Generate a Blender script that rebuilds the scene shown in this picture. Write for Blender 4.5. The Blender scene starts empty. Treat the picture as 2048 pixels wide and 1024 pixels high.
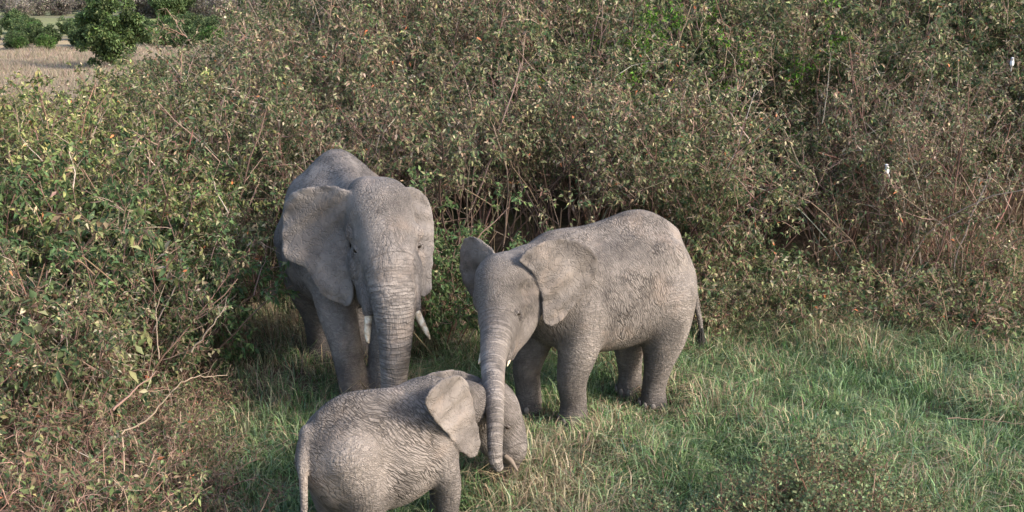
import bpy, math, random
import numpy as np
from mathutils import Vector

# ------------------------------------------------------------------ camera, sky, sun, exposure
SC = bpy.context.scene
F, CX, CY, CH = 2472.0, 1024.0, 512.0, 4.8          # focal length and centre in photo pixels, eye height in metres
TH = math.radians(13.0)
cd = bpy.data.cameras.new('camera')
cam = bpy.data.objects.new('camera', cd)
SC.collection.objects.link(cam)
cam.location = (0, 0, CH)
cam.rotation_euler = (math.pi / 2 - TH, 0, 0)
cd.sensor_width = 36.0
cd.lens = 36.0 * F / 2048.0
cd.clip_start, cd.clip_end = 0.1, 8000
SC.camera = cam

SUN_EL, SUN_XY = math.radians(29), (0.88, -0.47)
n_ = math.hypot(*SUN_XY)
SUN = Vector((SUN_XY[0] / n_ * math.cos(SUN_EL), SUN_XY[1] / n_ * math.cos(SUN_EL), math.sin(SUN_EL)))
world = bpy.data.worlds.new('World')
SC.world = world
world.use_nodes = True
wn, wl = world.node_tree.nodes, world.node_tree.links
wn.clear()
sky = wn.new('ShaderNodeTexSky')
sky.sky_type = 'NISHITA'
sky.sun_disc = False
sky.sun_elevation = SUN_EL
sky.sun_rotation = math.atan2(SUN.x, SUN.y)
sky.air_density, sky.dust_density, sky.ozone_density = 1.0, 2.5, 1.0
bg = wn.new('ShaderNodeBackground')
bg.inputs['Strength'].default_value = 0.15
wo = wn.new('ShaderNodeOutputWorld')
wl.new(sky.outputs[0], bg.inputs['Color'])
wl.new(bg.outputs[0], wo.inputs['Surface'])
sl = bpy.data.lights.new('sun', 'SUN')
sl.energy = 2.05
sl.angle = math.radians(10.0)
sl.color = (1.0, 0.92, 0.81)
sun = bpy.data.objects.new('sun', sl)
SC.collection.objects.link(sun)
sun.rotation_euler = SUN.to_track_quat('Z', 'Y').to_euler()
SC.view_settings.view_transform = 'Standard'
SC.view_settings.look = 'None'
SC.view_settings.exposure = 1.32
SC.view_settings.gamma = 1.0
SC.view_settings.use_curve_mapping = False
SC.render.engine = 'CYCLES'
SC.cycles.use_denoising = True
SC.cycles.max_bounces = 4
SC.cycles.diffuse_bounces = 2
SC.cycles.glossy_bounces = 2
SC.cycles.transmission_bounces = 3
SC.cycles.sample_clamp_indirect = 4.0

# ------------------------------------------------------------------ helpers
rng = np.random.default_rng(7)
CT, ST = math.cos(TH), math.sin(TH)


def at(x, y, Y):
    """the place seen at photo pixel (x, y), Y metres out"""
    a, b = (x - CX) / F, (CY - y) / F
    t = Y / (CT + b * ST)
    return np.array([a * t, Y, CH + (-ST + b * CT) * t])


def pix(p):
    d = p - np.array([0, 0, CH])
    f = d[..., 1] * CT - d[..., 2] * ST
    u = d[..., 1] * ST + d[..., 2] * CT
    return CX + F * d[..., 0] / f, CY - F * u / f


def smooth01(a, b, x):
    t = np.clip((np.asarray(x, float) - a) / (b - a), 0, 1)
    return t * t * (3 - 2 * t)


def link(o, parent=None):
    SC.collection.objects.link(o)
    if parent is not None:
        o.parent = parent
    return o


def mesh(name, V, T=None, Q=None, mat=None, attrs=None, smooth=False):
    me = bpy.data.meshes.new(name)
    V = np.asarray(V, np.float32)
    nt = 0 if T is None else len(T)
    nq = 0 if Q is None else len(Q)
    me.vertices.add(len(V))
    me.vertices.foreach_set('co', V.ravel())
    loops = np.concatenate([np.asarray(a, np.int32).ravel() for a in (T, Q) if a is not None and len(a)])
    me.loops.add(len(loops))
    me.loops.foreach_set('vertex_index', loops)
    me.polygons.add(nt + nq)
    me.polygons.foreach_set('loop_start', np.concatenate([np.arange(nt) * 3, nt * 3 + np.arange(nq) * 4]).astype(np.int32))
    if smooth:
        me.polygons.foreach_set('use_smooth', np.ones(nt + nq, bool))
    for k, a in (attrs or {}).items():
        a = np.asarray(a, np.float32)
        if a.ndim == 1:
            me.attributes.new(k, 'FLOAT', 'POINT').data.foreach_set('value', a)
        else:
            if a.shape[1] == 3:
                a = np.concatenate([a, np.ones((len(a), 1), np.float32)], 1)
            me.attributes.new(k, 'FLOAT_COLOR', 'POINT').data.foreach_set('color', a.ravel())
    me.update(calc_edges=True)
    if mat is not None:
        me.materials.append(mat)
    return me


def obj(name, me, parent=None):
    return link(bpy.data.objects.new(name, me), parent)


def empty(name, loc, rz=0.0, sc=1.0):
    o = bpy.data.objects.new(name, None)
    o.empty_display_size = 0.1
    o.location = loc
    o.rotation_euler = (0, 0, rz)
    o.scale = (sc, sc, sc) if np.isscalar(sc) else sc
    return link(o)


def tag(o, label=None, cat=None, group=None, kind=None):
    for k, v in (('label', label), ('category', cat), ('group', group), ('kind', kind)):
        if v:
            o[k] = v
    return o


class Mat:
    """small node helper"""
    def __init__(self, name):
        self.m = bpy.data.materials.new(name)
        self.m.use_nodes = True
        self.nt = self.m.node_tree
        self.nt.nodes.clear()

    def n(self, t, ins=None, **kw):
        nd = self.nt.nodes.new(t)
        for k, v in kw.items():
            setattr(nd, k, v)
        for k, v in (ins or {}).items():
            s = nd.inputs[k]
            if isinstance(v, bpy.types.NodeSocket):
                self.nt.links.new(v, s)
            else:
                s.default_value = v
        return nd

    def math(self, op, a, b=0.0, clamp=False):
        return self.n('ShaderNodeMath', {0: a, 1: b}, operation=op, use_clamp=clamp).outputs[0]

    def vmul(self, v, s):
        return self.n('ShaderNodeVectorMath', {0: v, 1: s}, operation='MULTIPLY').outputs[0]

    def noise(self, vec, scale, detail=2.0, rough=0.5, dist=0.0):
        return self.n('ShaderNodeTexNoise', {'Vector': vec, 'Scale': scale, 'Detail': detail, 'Roughness': rough, 'Distortion': dist}).outputs['Fac']

    def ramp(self, fac, stops):
        r = self.n('ShaderNodeValToRGB', {'Fac': fac})
        e = r.color_ramp.elements
        while len(e) < len(stops):
            e.new(0.5)
        for i, (p, c) in enumerate(stops):
            e[i].position = p
            e[i].color = (*c, 1) if len(c) == 3 else c
        return r.outputs['Color']

    def step(self, x, a, b):
        return self.n('ShaderNodeMapRange', {'Value': x, 'From Min': a, 'From Max': b, 'To Min': 0.0, 'To Max': 1.0}, interpolation_type='SMOOTHSTEP').outputs[0]

    def mix(self, f, a, b, mode='MIX'):
        nd = self.n('ShaderNodeMix', data_type='RGBA', blend_type=mode)
        for i, v in ((0, f), (6, a), (7, b)):
            if isinstance(v, bpy.types.NodeSocket):
                self.nt.links.new(v, nd.inputs[i])
            elif i == 0:
                nd.inputs[0].default_value = v
            else:
                nd.inputs[i].default_value = (*v, 1) if len(v) == 3 else v
        return nd.outputs[2]

    def out(self, sh):
        self.n('ShaderNodeOutputMaterial', {'Surface': sh})
        return self.m


def plant_mat(name, trans, rough, spec):
    M = Mat(name)
    a = M.n('ShaderNodeAttribute', attribute_name='col')
    oi = M.n('ShaderNodeObjectInfo')
    v = M.math('MULTIPLY_ADD', oi.outputs['Random'], 0.45)
    M.nt.nodes[-1].inputs[2].default_value = 0.78
    hs = M.n('ShaderNodeHueSaturation', {'Color': a.outputs['Color'], 'Value': v, 'Saturation': 0.95}).outputs[0]
    p = M.n('ShaderNodeBsdfPrincipled', {'Base Color': hs, 'Roughness': rough, 'Specular IOR Level': spec})
    if trans <= 0:
        return M.out(p.outputs[0])
    t = M.n('ShaderNodeBsdfTranslucent', {'Color': hs})
    mx = M.n('ShaderNodeMixShader', {0: trans, 1: p.outputs[0], 2: t.outputs[0]})
    return M.out(mx.outputs[0])


M_LEAF = plant_mat('leaf', 0.3, 0.62, 0.2)
M_BARK = plant_mat('bark', 0.0, 0.9, 0.2)
M_GRASS = plant_mat('grass_blade', 0.25, 0.6, 0.3)

# ------------------------------------------------------------------ ground
_gp = np.random.default_rng(3).uniform(0, 6.28, (14, 3))


def bumps(x, y, amp, wl):
    z = 0
    for i in range(7):
        a = _gp[i, 0]
        k = 6.283 / (wl * (0.6 + 0.18 * i))
        z = z + np.sin(k * (x * math.cos(a) + y * math.sin(a)) + _gp[i, 1])
    return amp * z / 3.0


def ground_z(x, y):
    x, y = np.asarray(x, float), np.asarray(y, float)
    near = 1 - smooth01(40, 70, y)
    z = bumps(x, y, 0.045, 2.3) * near
    z = z - 0.2 * (1 - smooth01(9.6, 11.8, y)) * smooth01(-40, 0, y)
    # low rise that carries the thicket
    z = z + 1.7 * smooth01(18.5, 34, y) * smooth01(-9, -1, x) * (1 - smooth01(60, 110, y))
    # bare earth bank at the right end of the thicket foot
    z = z + 0.55 * np.exp(-((x - 7.7) / 1.0) ** 2 - ((y - 18.2) / 0.8) ** 2)
    return z


def build_ground():
    xs = np.concatenate([-np.geomspace(3500, 22, 26), np.arange(-21, 21.01, 0.3), np.geomspace(22, 3500, 26)])
    ys = np.concatenate([[-3000, -900, -250, -80, -25, -8, 0, 3], np.arange(5, 40, 0.3), np.geomspace(40, 7000, 46)])
    X, Y = np.meshgrid(xs, ys)
    V = np.stack([X, Y, ground_z(X, Y)], -1).reshape(-1, 3)
    ny, nx = X.shape
    i = np.arange(ny * nx).reshape(ny, nx)
    Q = np.stack([i[:-1, :-1], i[:-1, 1:], i[1:, 1:], i[1:, :-1]], -1).reshape(-1, 4)
    M = Mat('savanna_ground')
    co = M.n('ShaderNodeTexCoord').outputs['Object']
    n1 = M.noise(co, 0.9, 6, 0.6)
    n2 = M.noise(co, 9.0, 4, 0.65)
    soil = M.ramp(n2, [(0.3, (0.055, 0.04, 0.03)), (0.55, (0.12, 0.085, 0.06)), (0.8, (0.2, 0.15, 0.11))])
    litter = M.ramp(n2, [(0.3, (0.045, 0.05, 0.025)), (0.7, (0.12, 0.12, 0.06))])
    near = M.mix(M.step(n1, 0.42, 0.58), soil, litter)
    sx = M.n('ShaderNodeSeparateXYZ', {0: co})
    # far plain: straw field, then greyer bush land with green strips
    st = M.vmul(co, (0.05, 0.16, 1.0))
    nf = M.noise(st, 1.0, 5, 0.6)
    straw = M.ramp(nf, [(0.32, (0.15, 0.125, 0.105)), (0.46, (0.3, 0.225, 0.145)), (0.6, (0.42, 0.32, 0.2)), (0.75, (0.3, 0.26, 0.13))])
    nb = M.noise(M.vmul(co, (0.02, 0.055, 1.0)), 1.0, 4, 0.6)
    bush = M.ramp(nb, [(0.35, (0.14, 0.12, 0.10)), (0.5, (0.2, 0.2, 0.1)), (0.65, (0.22, 0.25, 0.1))])
    yv = sx.outputs['Y']
    far = M.mix(M.step(yv, 88, 100), straw, bush)
    c = M.mix(M.step(yv, 36, 44), near, far)
    bump = M.n('ShaderNodeBump', {'Height': n2, 'Strength': 0.7, 'Distance': 0.05})
    p = M.n('ShaderNodeBsdfPrincipled', {'Base Color': c, 'Roughness': 0.95, 'Specular IOR Level': 0.1, 'Normal': bump.outputs[0]})
    o = obj('ground', mesh('ground', V, Q=Q, mat=M.out(p.outputs[0]), smooth=True))
    tag(o, kind='structure')


build_ground()

# ------------------------------------------------------------------ elephants: smooth solid, cut into one skin
def smin(a, b, k):
    h = np.clip(0.5 + 0.5 * (b - a) / k, 0, 1)
    return b * (1 - h) + a * h - k * h * (1 - h)


def catmull(P, n):
    P = np.asarray(P, float)
    E = np.vstack([2 * P[0] - P[1], P, 2 * P[-1] - P[-2]])
    out = []
    for i in range(1, len(E) - 2):
        t = np.linspace(0, 1, n, endpoint=False)[:, None]
        p0, p1, p2, p3 = E[i - 1], E[i], E[i + 1], E[i + 2]
        out.append(0.5 * (2 * p1 + (p2 - p0) * t + (2 * p0 - 5 * p1 + 4 * p2 - p3) * t ** 2 + (3 * p1 - p0 - 3 * p2 + p3) * t ** 3))
    return np.vstack(out + [E[-2][None]])


class Solid:
    def __init__(self, origin, heading):
        self.o = np.array([origin[0], origin[1], 0.0])
        self.phi = math.atan2(heading[1], heading[0])
        c, s = math.cos(self.phi), math.sin(self.phi)
        self.R = np.array([[c, -s, 0], [s, c, 0], [0, 0, 1.0]])
        self.prims = []

    def L(self, x, y, Y):
        return (at(x, y, Y) - self.o) @ self.R

    def add(self, fn, lo, hi, k, reg):
        self.prims.append((fn, np.asarray(lo, float), np.asarray(hi, float), k, reg))

    def ball(self, c, r, k=0.08, reg='body', yaw=0.0, pitch=0.0, roll=0.0):
        c, r = np.asarray(c, float), np.asarray(r, float) * np.ones(3)
        cy, sy, cp, sp, cr, sr = math.cos(yaw), math.sin(yaw), math.cos(pitch), math.sin(pitch), math.cos(roll), math.sin(roll)
        Rm = np.array([[cy, -sy, 0], [sy, cy, 0], [0, 0, 1]]) @ np.array([[cp, 0, sp], [0, 1, 0], [-sp, 0, cp]]) @ np.array([[1, 0, 0], [0, cr, -sr], [0, sr, cr]])

        def fn(p):
            q = ((p - c) @ Rm) / r
            m = np.linalg.norm(q, axis=-1)
            g = np.linalg.norm(q / r, axis=-1) + 1e-9
            return np.where(m > 0.3, m * (m - 1) / g, (m - 1) * r.min()), None
        self.add(fn, c - r.max(), c + r.max(), k, reg)

    def hollow(self, c, r, k=0.08):
        self.ball(c, r, k, 'cut')

    def groove(self, pix_pts, r, k=0.03, deep=0.0):
        Q = catmull(np.array(pix_pts, float), 5)
        hit = [self.surf(x, y) for x, y in Q]
        for p, nrm in hit:
            self.ball(p + nrm * deep, r, k, 'cut')

    def chain(self, pts, k=0.06, reg='limb', n=6, flat_floor=False):
        S = catmull([np.append(p[0], p[1]) for p in pts], n)
        P, r = S[:, :3], S[:, 3]
        seg = P[1:] - P[:-1]
        ln = np.linalg.norm(seg, axis=1)
        arc = np.concatenate([[0], np.cumsum(ln)])

        def fn(p):
            best = np.full(p.shape[:-1], 1e3)
            ba = np.zeros(p.shape[:-1])
            for i in range(len(seg)):
                w = p - P[i]
                t = np.clip((w @ seg[i]) / (ln[i] ** 2 + 1e-12), 0, 1)
                d = np.linalg.norm(w - t[..., None] * seg[i], axis=-1) - (r[i] + t * (r[i + 1] - r[i]))
                m = d < best
                best = np.where(m, d, best)
                ba = np.where(m, arc[i] + t * ln[i], ba)
            if flat_floor:
                best = np.maximum(best, -p[..., 2] - 0.02)
            return best, ba
        self.add(fn, (P - r[:, None]).min(0), (P + r[:, None]).max(0), k, reg)

    def loft(self, tab, k=0.08, expo=2.25, etop=1.85):
        """tab rows: x, z top, z bottom, half width"""
        tab = np.array(tab, float)
        D = catmull(tab, 12)
        xs = D[:, 0]

        def fn(p):
            x = np.clip(p[..., 0], xs[0], xs[-1])
            zt, zb, w = (np.interp(x, xs, D[:, i]) for i in (1, 2, 3))
            zc, h = zb + 0.46 * (zt - zb), 0.0
            hu, hd = zt - zc, zc - zb
            dz = p[..., 2] - zc
            h = np.where(dz > 0, hu, hd)
            ex = np.where(dz > 0, etop, expo)
            q = (np.abs(p[..., 1] / w) ** ex + np.abs(dz / h) ** ex) ** (1 / ex)
            d = (q - 1) * np.minimum(w, h)
            ax = np.maximum(np.abs(p[..., 0] - x), 0)
            return np.maximum(d, 0) * 0 + np.where(ax > 0, np.hypot(np.maximum(d, 0), ax), d), None
        self.add(fn, (xs[0] - 0.02, -tab[:, 3].max(), tab[:, 2].min()), (xs[-1] + 0.02, tab[:, 3].max(), tab[:, 1].max()), k, 'body')

    def ear(self, outline, depth, thick=0.02, k=0.03, curl=0.03, seed=0, cup=0.0, rag=0.003):
        """outline in photo pixels, depth(x, y) gives metres out; the sheet is then waved and cupped"""
        P = np.array([self.L(x, y, depth(x, y)) for x, y in outline])
        c = P.mean(0)
        _, _, Vt = np.linalg.svd(P - c)
        U, W_, N = Vt[0], Vt[1], Vt[2]
        q2 = np.stack([(P - c) @ U, (P - c) @ W_], -1)
        poly = catmull(np.vstack([q2, q2[:1]]), 8)[:-1]
        rn = np.random.default_rng(seed + 40)
        rad = poly - poly.mean(0)
        jag = np.convolve(rn.normal(0, 1.0, len(poly)), [0.3, 0.6, 0.3], 'same')
        jag[rn.integers(0, len(poly), 2)] -= 2.0
        poly = poly + rad / np.linalg.norm(rad, axis=1, keepdims=True) * (rag * jag)[:, None]
        g = 0.008
        lo, hi = poly.min(0) - 0.1, poly.max(0) + 0.1
        gu, gv = np.arange(lo[0], hi[0], g), np.arange(lo[1], hi[1], g)
        GU, GV = np.meshgrid(gu, gv, indexing='ij')
        d2 = np.full(GU.shape, 1e3)
        ins = np.zeros(GU.shape, bool)
        for a, b in zip(poly, np.roll(poly, -1, 0)):
            e = b - a
            t = np.clip(((GU - a[0]) * e[0] + (GV - a[1]) * e[1]) / (e @ e + 1e-12), 0, 1)
            d2 = np.minimum(d2, np.hypot(GU - a[0] - t * e[0], GV - a[1] - t * e[1]))
            cr = (a[1] > GV) != (b[1] > GV)
            ins ^= cr & (GU < a[0] + (GV - a[1]) * e[0] / (e[1] + 1e-12 if abs(e[1]) < 1e-12 else e[1]))
        d2 = np.where(ins, -d2, d2)
        rs = np.random.default_rng(seed).uniform(0, 6.28, 6)

        def fn(p):
            w = p - c
            u, v, n = w @ U, w @ W_, w @ N
            iu = np.clip((u - gu[0]) / g, 0, len(gu) - 2)
            iv = np.clip((v - gv[0]) / g, 0, len(gv) - 2)
            a, b = iu.astype(int), iv.astype(int)
            fu, fv = iu - a, iv - b
            dd = d2[a, b] * (1 - fu) * (1 - fv) + d2[a + 1, b] * fu * (1 - fv) + d2[a, b + 1] * (1 - fu) * fv + d2[a + 1, b + 1] * fu * fv
            inn = np.clip(-dd, 0, 0.2)
            wave = curl * (0.6 * np.sin(7 * u + 3 * v + rs[0]) + 0.4 * np.sin(11 * v - 5 * u + rs[1])) + cup * (u * u + v * v)
            wave = wave + 0.012 * np.sin(34 * u + rs[2]) * np.sin(25 * v + rs[3]) * np.clip(1 - inn / 0.12, 0, 1)
            wave = wave + 0.011 * np.sin(9 * np.sin(3.1 * u + rs[4]) + 13 * v + rs[5]) * np.clip(inn / 0.08, 0, 1)
            th = thick + 0.06 * np.clip(inn - 0.04, 0, 0.12)
            a1 = np.abs(n - wave) - th
            q = np.stack([dd + thick, a1 + thick], -1)
            return np.minimum(np.maximum(q[..., 0], q[..., 1]), 0) + np.linalg.norm(np.maximum(q, 0), axis=-1) - thick, None
        self.add(fn, P.min(0) - 0.12, P.max(0) + 0.12, k, 'ear')

    def surf(self, x, y):
        """walk the sight line of photo pixel (x, y) to the skin"""
        o = (np.array([0, 0, CH]) - self.o) @ self.R
        d = self.L(x, y, 10.0) - o
        d /= np.linalg.norm(d)
        t = np.arange(6, 20, 0.004)
        p = o + d * t[:, None]
        f = self.field(p)
        i = int(np.argmax(f < 0))
        h = 1e-3
        g = np.array([self.field(p[i:i + 1] + h * e)[0] - self.field(p[i:i + 1] - h * e)[0] for e in np.eye(3)])
        return p[i], g / np.linalg.norm(g)

    def field(self, p):
        D = np.full(p.shape[:-1], 2.0)
        for fn, lo, hi, k, reg in self.prims:
            D = smin(D, fn(p)[0], k) if reg != 'cut' else -smin(-D, fn(p)[0], k)
        return D

    def skin(self, h):
        m = 0.12
        lo = np.min([q[1] for q in self.prims], 0) - m
        hi = np.max([q[2] for q in self.prims], 0) + m
        n = np.ceil((hi - lo) / h).astype(int) + 1
        D = np.full(n, 2.0, np.float32)
        for fn, a, b, k, reg in self.prims:
            e = max(0.06, k * 1.1)
            i0 = np.maximum(np.floor((a - e - lo) / h).astype(int), 0)
            i1 = np.minimum(np.ceil((b + e - lo) / h).astype(int) + 1, n)
            s = tuple(slice(i0[i], i1[i]) for i in range(3))
            c = 5                                        # coarse blocks first, then only the cells near this piece's surface
            nb = -(-(i1 - i0) // c)
            Gc = np.stack(np.meshgrid(*[lo[i] + h * (i0[i] + c * np.arange(nb[i]) + (c - 1) / 2) for i in range(3)], indexing='ij'), -1)
            dc = fn(Gc)[0]
            up = lambda a: a.repeat(c, 0).repeat(c, 1).repeat(c, 2)[:i1[0] - i0[0], :i1[1] - i0[1], :i1[2] - i0[2]]
            rad = c * h * 0.9
            sub = D[s]
            if reg != 'cut':
                far = up(dc < -(rad * 1.6 + k))
                sub[far] = np.minimum(sub[far], up(dc)[far])
            W = np.argwhere(up(np.abs(dc) < rad * 1.6 + k + 0.02))
            if len(W):
                p = lo + h * (W + i0)
                ix = tuple(W.T)
                sub[ix] = smin(sub[ix], fn(p)[0], k) if reg != 'cut' else -smin(-sub[ix], fn(p)[0], k)
        V, Q = surface_nets(D, lo, h)
        V = relax(V, Q, 3)
        w = {'trunk': [], 'limb': [], 'ear': [], 'body': [], 'head': []}
        arc = np.zeros(len(V))
        bd = np.full(len(V), 9.0)
        for fn, a, b, k, reg in self.prims:
            if reg == 'cut':
                continue
            sel = np.all((V > a - 0.15) & (V < b + 0.15), axis=1)
            d = np.full(len(V), 9.0)
            dv, av = fn(V[sel])
            d[sel] = dv
            w[reg].append(d)
            if av is not None:
                ii = np.where(sel)[0]
                m = dv < bd[ii]
                arc[ii[m]] = av[m]
                bd[ii[m]] = dv[m]
        W = np.stack([np.exp(-np.maximum(np.min(w[r], 0), 0) / 0.03) if w[r] else np.zeros(len(V)) for r in ('trunk', 'limb', 'ear', 'head', 'body')], -1)
        W[:, 1] *= np.clip(np.min(w['body'], 0) / 0.05, 0.0, 1) ** 1.5
        W[:, 4] = np.maximum(W[:, 4], 1e-4)
        W /= W.sum(1, keepdims=True)
        return V, Q, W, arc


def surface_nets(D, lo, h):
    s = D < 0
    n = np.array(D.shape) - 1
    off = [(i, j, k) for i in (0, 1) for j in (0, 1) for k in (0, 1)]
    cnt = np.zeros(n, np.int8)
    for i, j, k in off:
        cnt += s[i:n[0] + i, j:n[1] + j, k:n[2] + k]
    act = (cnt > 0) & (cnt < 8)
    ids = np.argwhere(act)
    idx = np.full(n, -1, np.int32)
    idx[act] = np.arange(len(ids))
    val = {o: D[ids[:, 0] + o[0], ids[:, 1] + o[1], ids[:, 2] + o[2]] for o in off}
    acc = np.zeros((len(ids), 3))
    num = np.zeros(len(ids))
    for a in off:
        for ax in range(3):
            if a[ax]:
                continue
            b = list(a)
            b[ax] = 1
            va, vb = val[a], val[tuple(b)]
            cr = (va < 0) != (vb < 0)
            t = np.where(cr, va / np.where(cr, va - vb, 1), 0)
            p = np.array(a, float) + t[:, None] * np.eye(3)[ax]
            acc += p * cr[:, None]
            num += cr
    V = (ids + acc / num[:, None]) * h + lo
    Q = []
    for ax in range(3):
        b, c = (ax + 1) % 3, (ax + 2) % 3
        s0 = np.moveaxis(s, (ax, b, c), (0, 1, 2))
        I = np.moveaxis(idx, (ax, b, c), (0, 1, 2))
        e = s0[:-1, 1:-1, 1:-1] != s0[1:, 1:-1, 1:-1]
        w = np.argwhere(e)
        i, j, k = w[:, 0], w[:, 1] + 1, w[:, 2] + 1
        q = np.stack([I[i, j - 1, k - 1], I[i, j, k - 1], I[i, j, k], I[i, j - 1, k]], -1)
        fl = ~s0[i, j, k]
        q[fl] = q[fl][:, ::-1]
        Q.append(q)
    return V, np.concatenate(Q)


def relax(V, Q, it):
    e = np.concatenate([Q[:, [0, 1]], Q[:, [1, 2]], Q[:, [2, 3]], Q[:, [3, 0]]])
    for i in range(it):
        for f in (0.5, -0.52):
            S = np.zeros_like(V)
            c = np.bincount(e[:, 0], minlength=len(V)) + 1e-9
            for ax in range(3):
                S[:, ax] = np.bincount(e[:, 0], weights=V[e[:, 1], ax], minlength=len(V))
            V = V + f * (S / c[:, None] - V)
    return V


def skin_mat(name, base, dust, dark, body_rot, fine, depth, seed, stain=0.25, long=8.5):
    M = Mat(name)
    co = M.n('ShaderNodeTexCoord').outputs['Object']
    wt = M.n('ShaderNodeAttribute', attribute_name='region')
    sp = M.n('ShaderNodeSeparateColor', {0: wt.outputs['Color']})
    wtr, wli, wea, whe = sp.outputs[0], sp.outputs[1], sp.outputs[2], wt.outputs['Alpha']
    fold = M.math('MULTIPLY', M.math('SUBTRACT', 1.0, M.math('MULTIPLY', whe, 0.5)), M.math('MULTIPLY_ADD', M.step(M.noise(co, 3.3, 3, 0.55), 0.36, 0.6), 0.75))
    M.nt.nodes[-1].inputs[2].default_value = 0.25
    arc = M.n('ShaderNodeAttribute', attribute_name='arc').outputs['Fac']
    warp = M.n('ShaderNodeTexNoise', {'Vector': co, 'Scale': 2.4, 'Detail': 1.0})
    wv = M.vmul(warp.outputs['Color'], (0.2, 0.2, 0.2))
    cw = M.n('ShaderNodeVectorMath', {0: co, 1: wv}, operation='ADD').outputs[0]
    xyz = M.n('ShaderNodeSeparateXYZ', {0: cw})

    def crease(v, a=0.0, b=0.16):
        r = M.math('ABSOLUTE', M.math('SUBTRACT', v, 0.5))
        return M.step(r, a, b)                        # 0 in the crease, 1 on the plateau
    # long folds of the flank
    def turned(v, rot, sc):
        e = M.n('ShaderNodeVectorRotate', {'Vector': v, 'Rotation': rot}, rotation_type='EULER_XYZ')
        return M.vmul(e.outputs[0], tuple(a * fine for a in sc))
    def net(v, a, b):
        vn = M.n('ShaderNodeTexVoronoi', {'Vector': v, 'Scale': 1.0}, feature='DISTANCE_TO_EDGE')
        return M.step(vn.outputs['Distance'], a, b)
    wob = M.n('ShaderNodeTexNoise', {'Vector': co, 'Scale': 16.0, 'Detail': 2.0})
    cj = M.n('ShaderNodeVectorMath', {0: cw, 1: M.vmul(wob.outputs['Color'], (0.03, 0.03, 0.03))}, operation='ADD').outputs[0]
    f1 = net(turned(cj, body_rot, (56, 19, long)), 0.0, 0.16)
    f2 = net(turned(cj, (body_rot[0], body_rot[1] + 0.5, body_rot[2]), (84, 40, 26)), 0.0, 0.22)
    vo = M.n('ShaderNodeTexVoronoi', {'Vector': cw, 'Scale': 48.0 * fine}, feature='DISTANCE_TO_EDGE')
    cell = M.step(vo.outputs['Distance'], 0.0, 0.14)
    patch = M.step(M.noise(co, 2.1, 3, 0.5), 0.38, 0.62)
    body = M.math('ADD', M.math('MULTIPLY', M.math('MULTIPLY', f1, 0.95), fold), M.math('ADD', M.math('MULTIPLY', M.math('MULTIPLY', f2, 0.45), patch), M.math('ADD', M.math('MULTIPLY', cell, 0.16), M.math('MULTIPLY', M.math('MULTIPLY', cell, whe), 0.35))))
    # rings round trunk and legs
    rv = M.n('ShaderNodeCombineXYZ', {0: M.math('MULTIPLY', arc, 30.0 * fine), 1: M.math('MULTIPLY', xyz.outputs['X'], 3.0), 2: M.math('MULTIPLY', xyz.outputs['Y'], 3.0)})
    ring = crease(M.noise(rv.outputs[0], 1.0, 2, 0.5, 0.25), 0.0, 0.13)
    rv2 = M.n('ShaderNodeCombineXYZ', {0: M.math('MULTIPLY', xyz.outputs['Z'], 4.0), 1: M.math('MULTIPLY', xyz.outputs['X'], 26.0 * fine), 2: M.math('MULTIPLY', xyz.outputs['Y'], 26.0 * fine)})
    ver = crease(M.noise(rv2.outputs[0], 1.0, 2, 0.5, 0.2), 0.0, 0.12)
    trunk = M.math('ADD', M.math('MULTIPLY', ring, 1.0), M.math('MULTIPLY', ver, 0.35))
    rv3 = M.n('ShaderNodeCombineXYZ', {0: M.math('MULTIPLY', xyz.outputs['Z'], 34.0 * fine), 1: M.math('MULTIPLY', xyz.outputs['X'], 15.0), 2: M.math('MULTIPLY', xyz.outputs['Y'], 15.0)})
    lr = crease(M.noise(rv3.outputs[0], 1.0, 3, 0.55, 0.5), 0.0, 0.12)
    limb = M.math('ADD', M.math('MULTIPLY', lr, 0.6), M.math('ADD', M.math('MULTIPLY', ver, 0.25), M.math('MULTIPLY', cell, 0.2)))
    earn = M.math('ADD', M.math('MULTIPLY', crease(M.noise(cw, 11.0, 3, 0.6, 0.3), 0.0, 0.07), 0.45), M.math('MULTIPLY', M.noise(co, 40, 3), 0.25))
    wb = M.math('SUBTRACT', 1.0, M.math('ADD', wtr, M.math('ADD', wli, wea)), clamp=True)
    H = M.math('ADD', M.math('ADD', M.math('MULTIPLY', body, wb), M.math('MULTIPLY', trunk, wtr)),
               M.math('ADD', M.math('MULTIPLY', limb, wli), M.math('MULTIPLY', earn, wea)))
    H = M.math('ADD', H, M.math('MULTIPLY', M.noise(co, 120.0, 3, 0.6), 0.18))
    bump = M.n('ShaderNodeBump', {'Height': H, 'Strength': 1.0, 'Distance': depth})
    # hide colour: dry dust in broad patches, damp mud elsewhere, shade of the creases painted in as a darker colour
    off = M.n('ShaderNodeVectorMath', {0: co, 1: (seed, seed * 2.0, 0)}, operation='ADD').outputs[0]
    d1 = M.noise(off, 1.7, 5, 0.6)
    col = M.mix(M.step(d1, 0.38, 0.62), base, dust)
    low = M.n('ShaderNodeSeparateXYZ', {0: co}).outputs['Z']
    wet = M.step(M.math('ADD', low, M.math('MULTIPLY', M.noise(off, 6.0, 4, 0.6), 0.7)), 1.05, 0.55)
    col = M.mix(M.math('MULTIPLY', M.math('MULTIPLY', wet, wli), 0.45), col, dark)
    d2 = M.noise(off, 5.5, 6, 0.65)
    col = M.mix(M.math('MULTIPLY', M.step(d2, 0.5, 0.75), 0.55), col, dark)
    inv = lambda a, w, k: M.math('MULTIPLY', M.math('MULTIPLY', M.math('SUBTRACT', 1.0, a), w), k)
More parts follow.
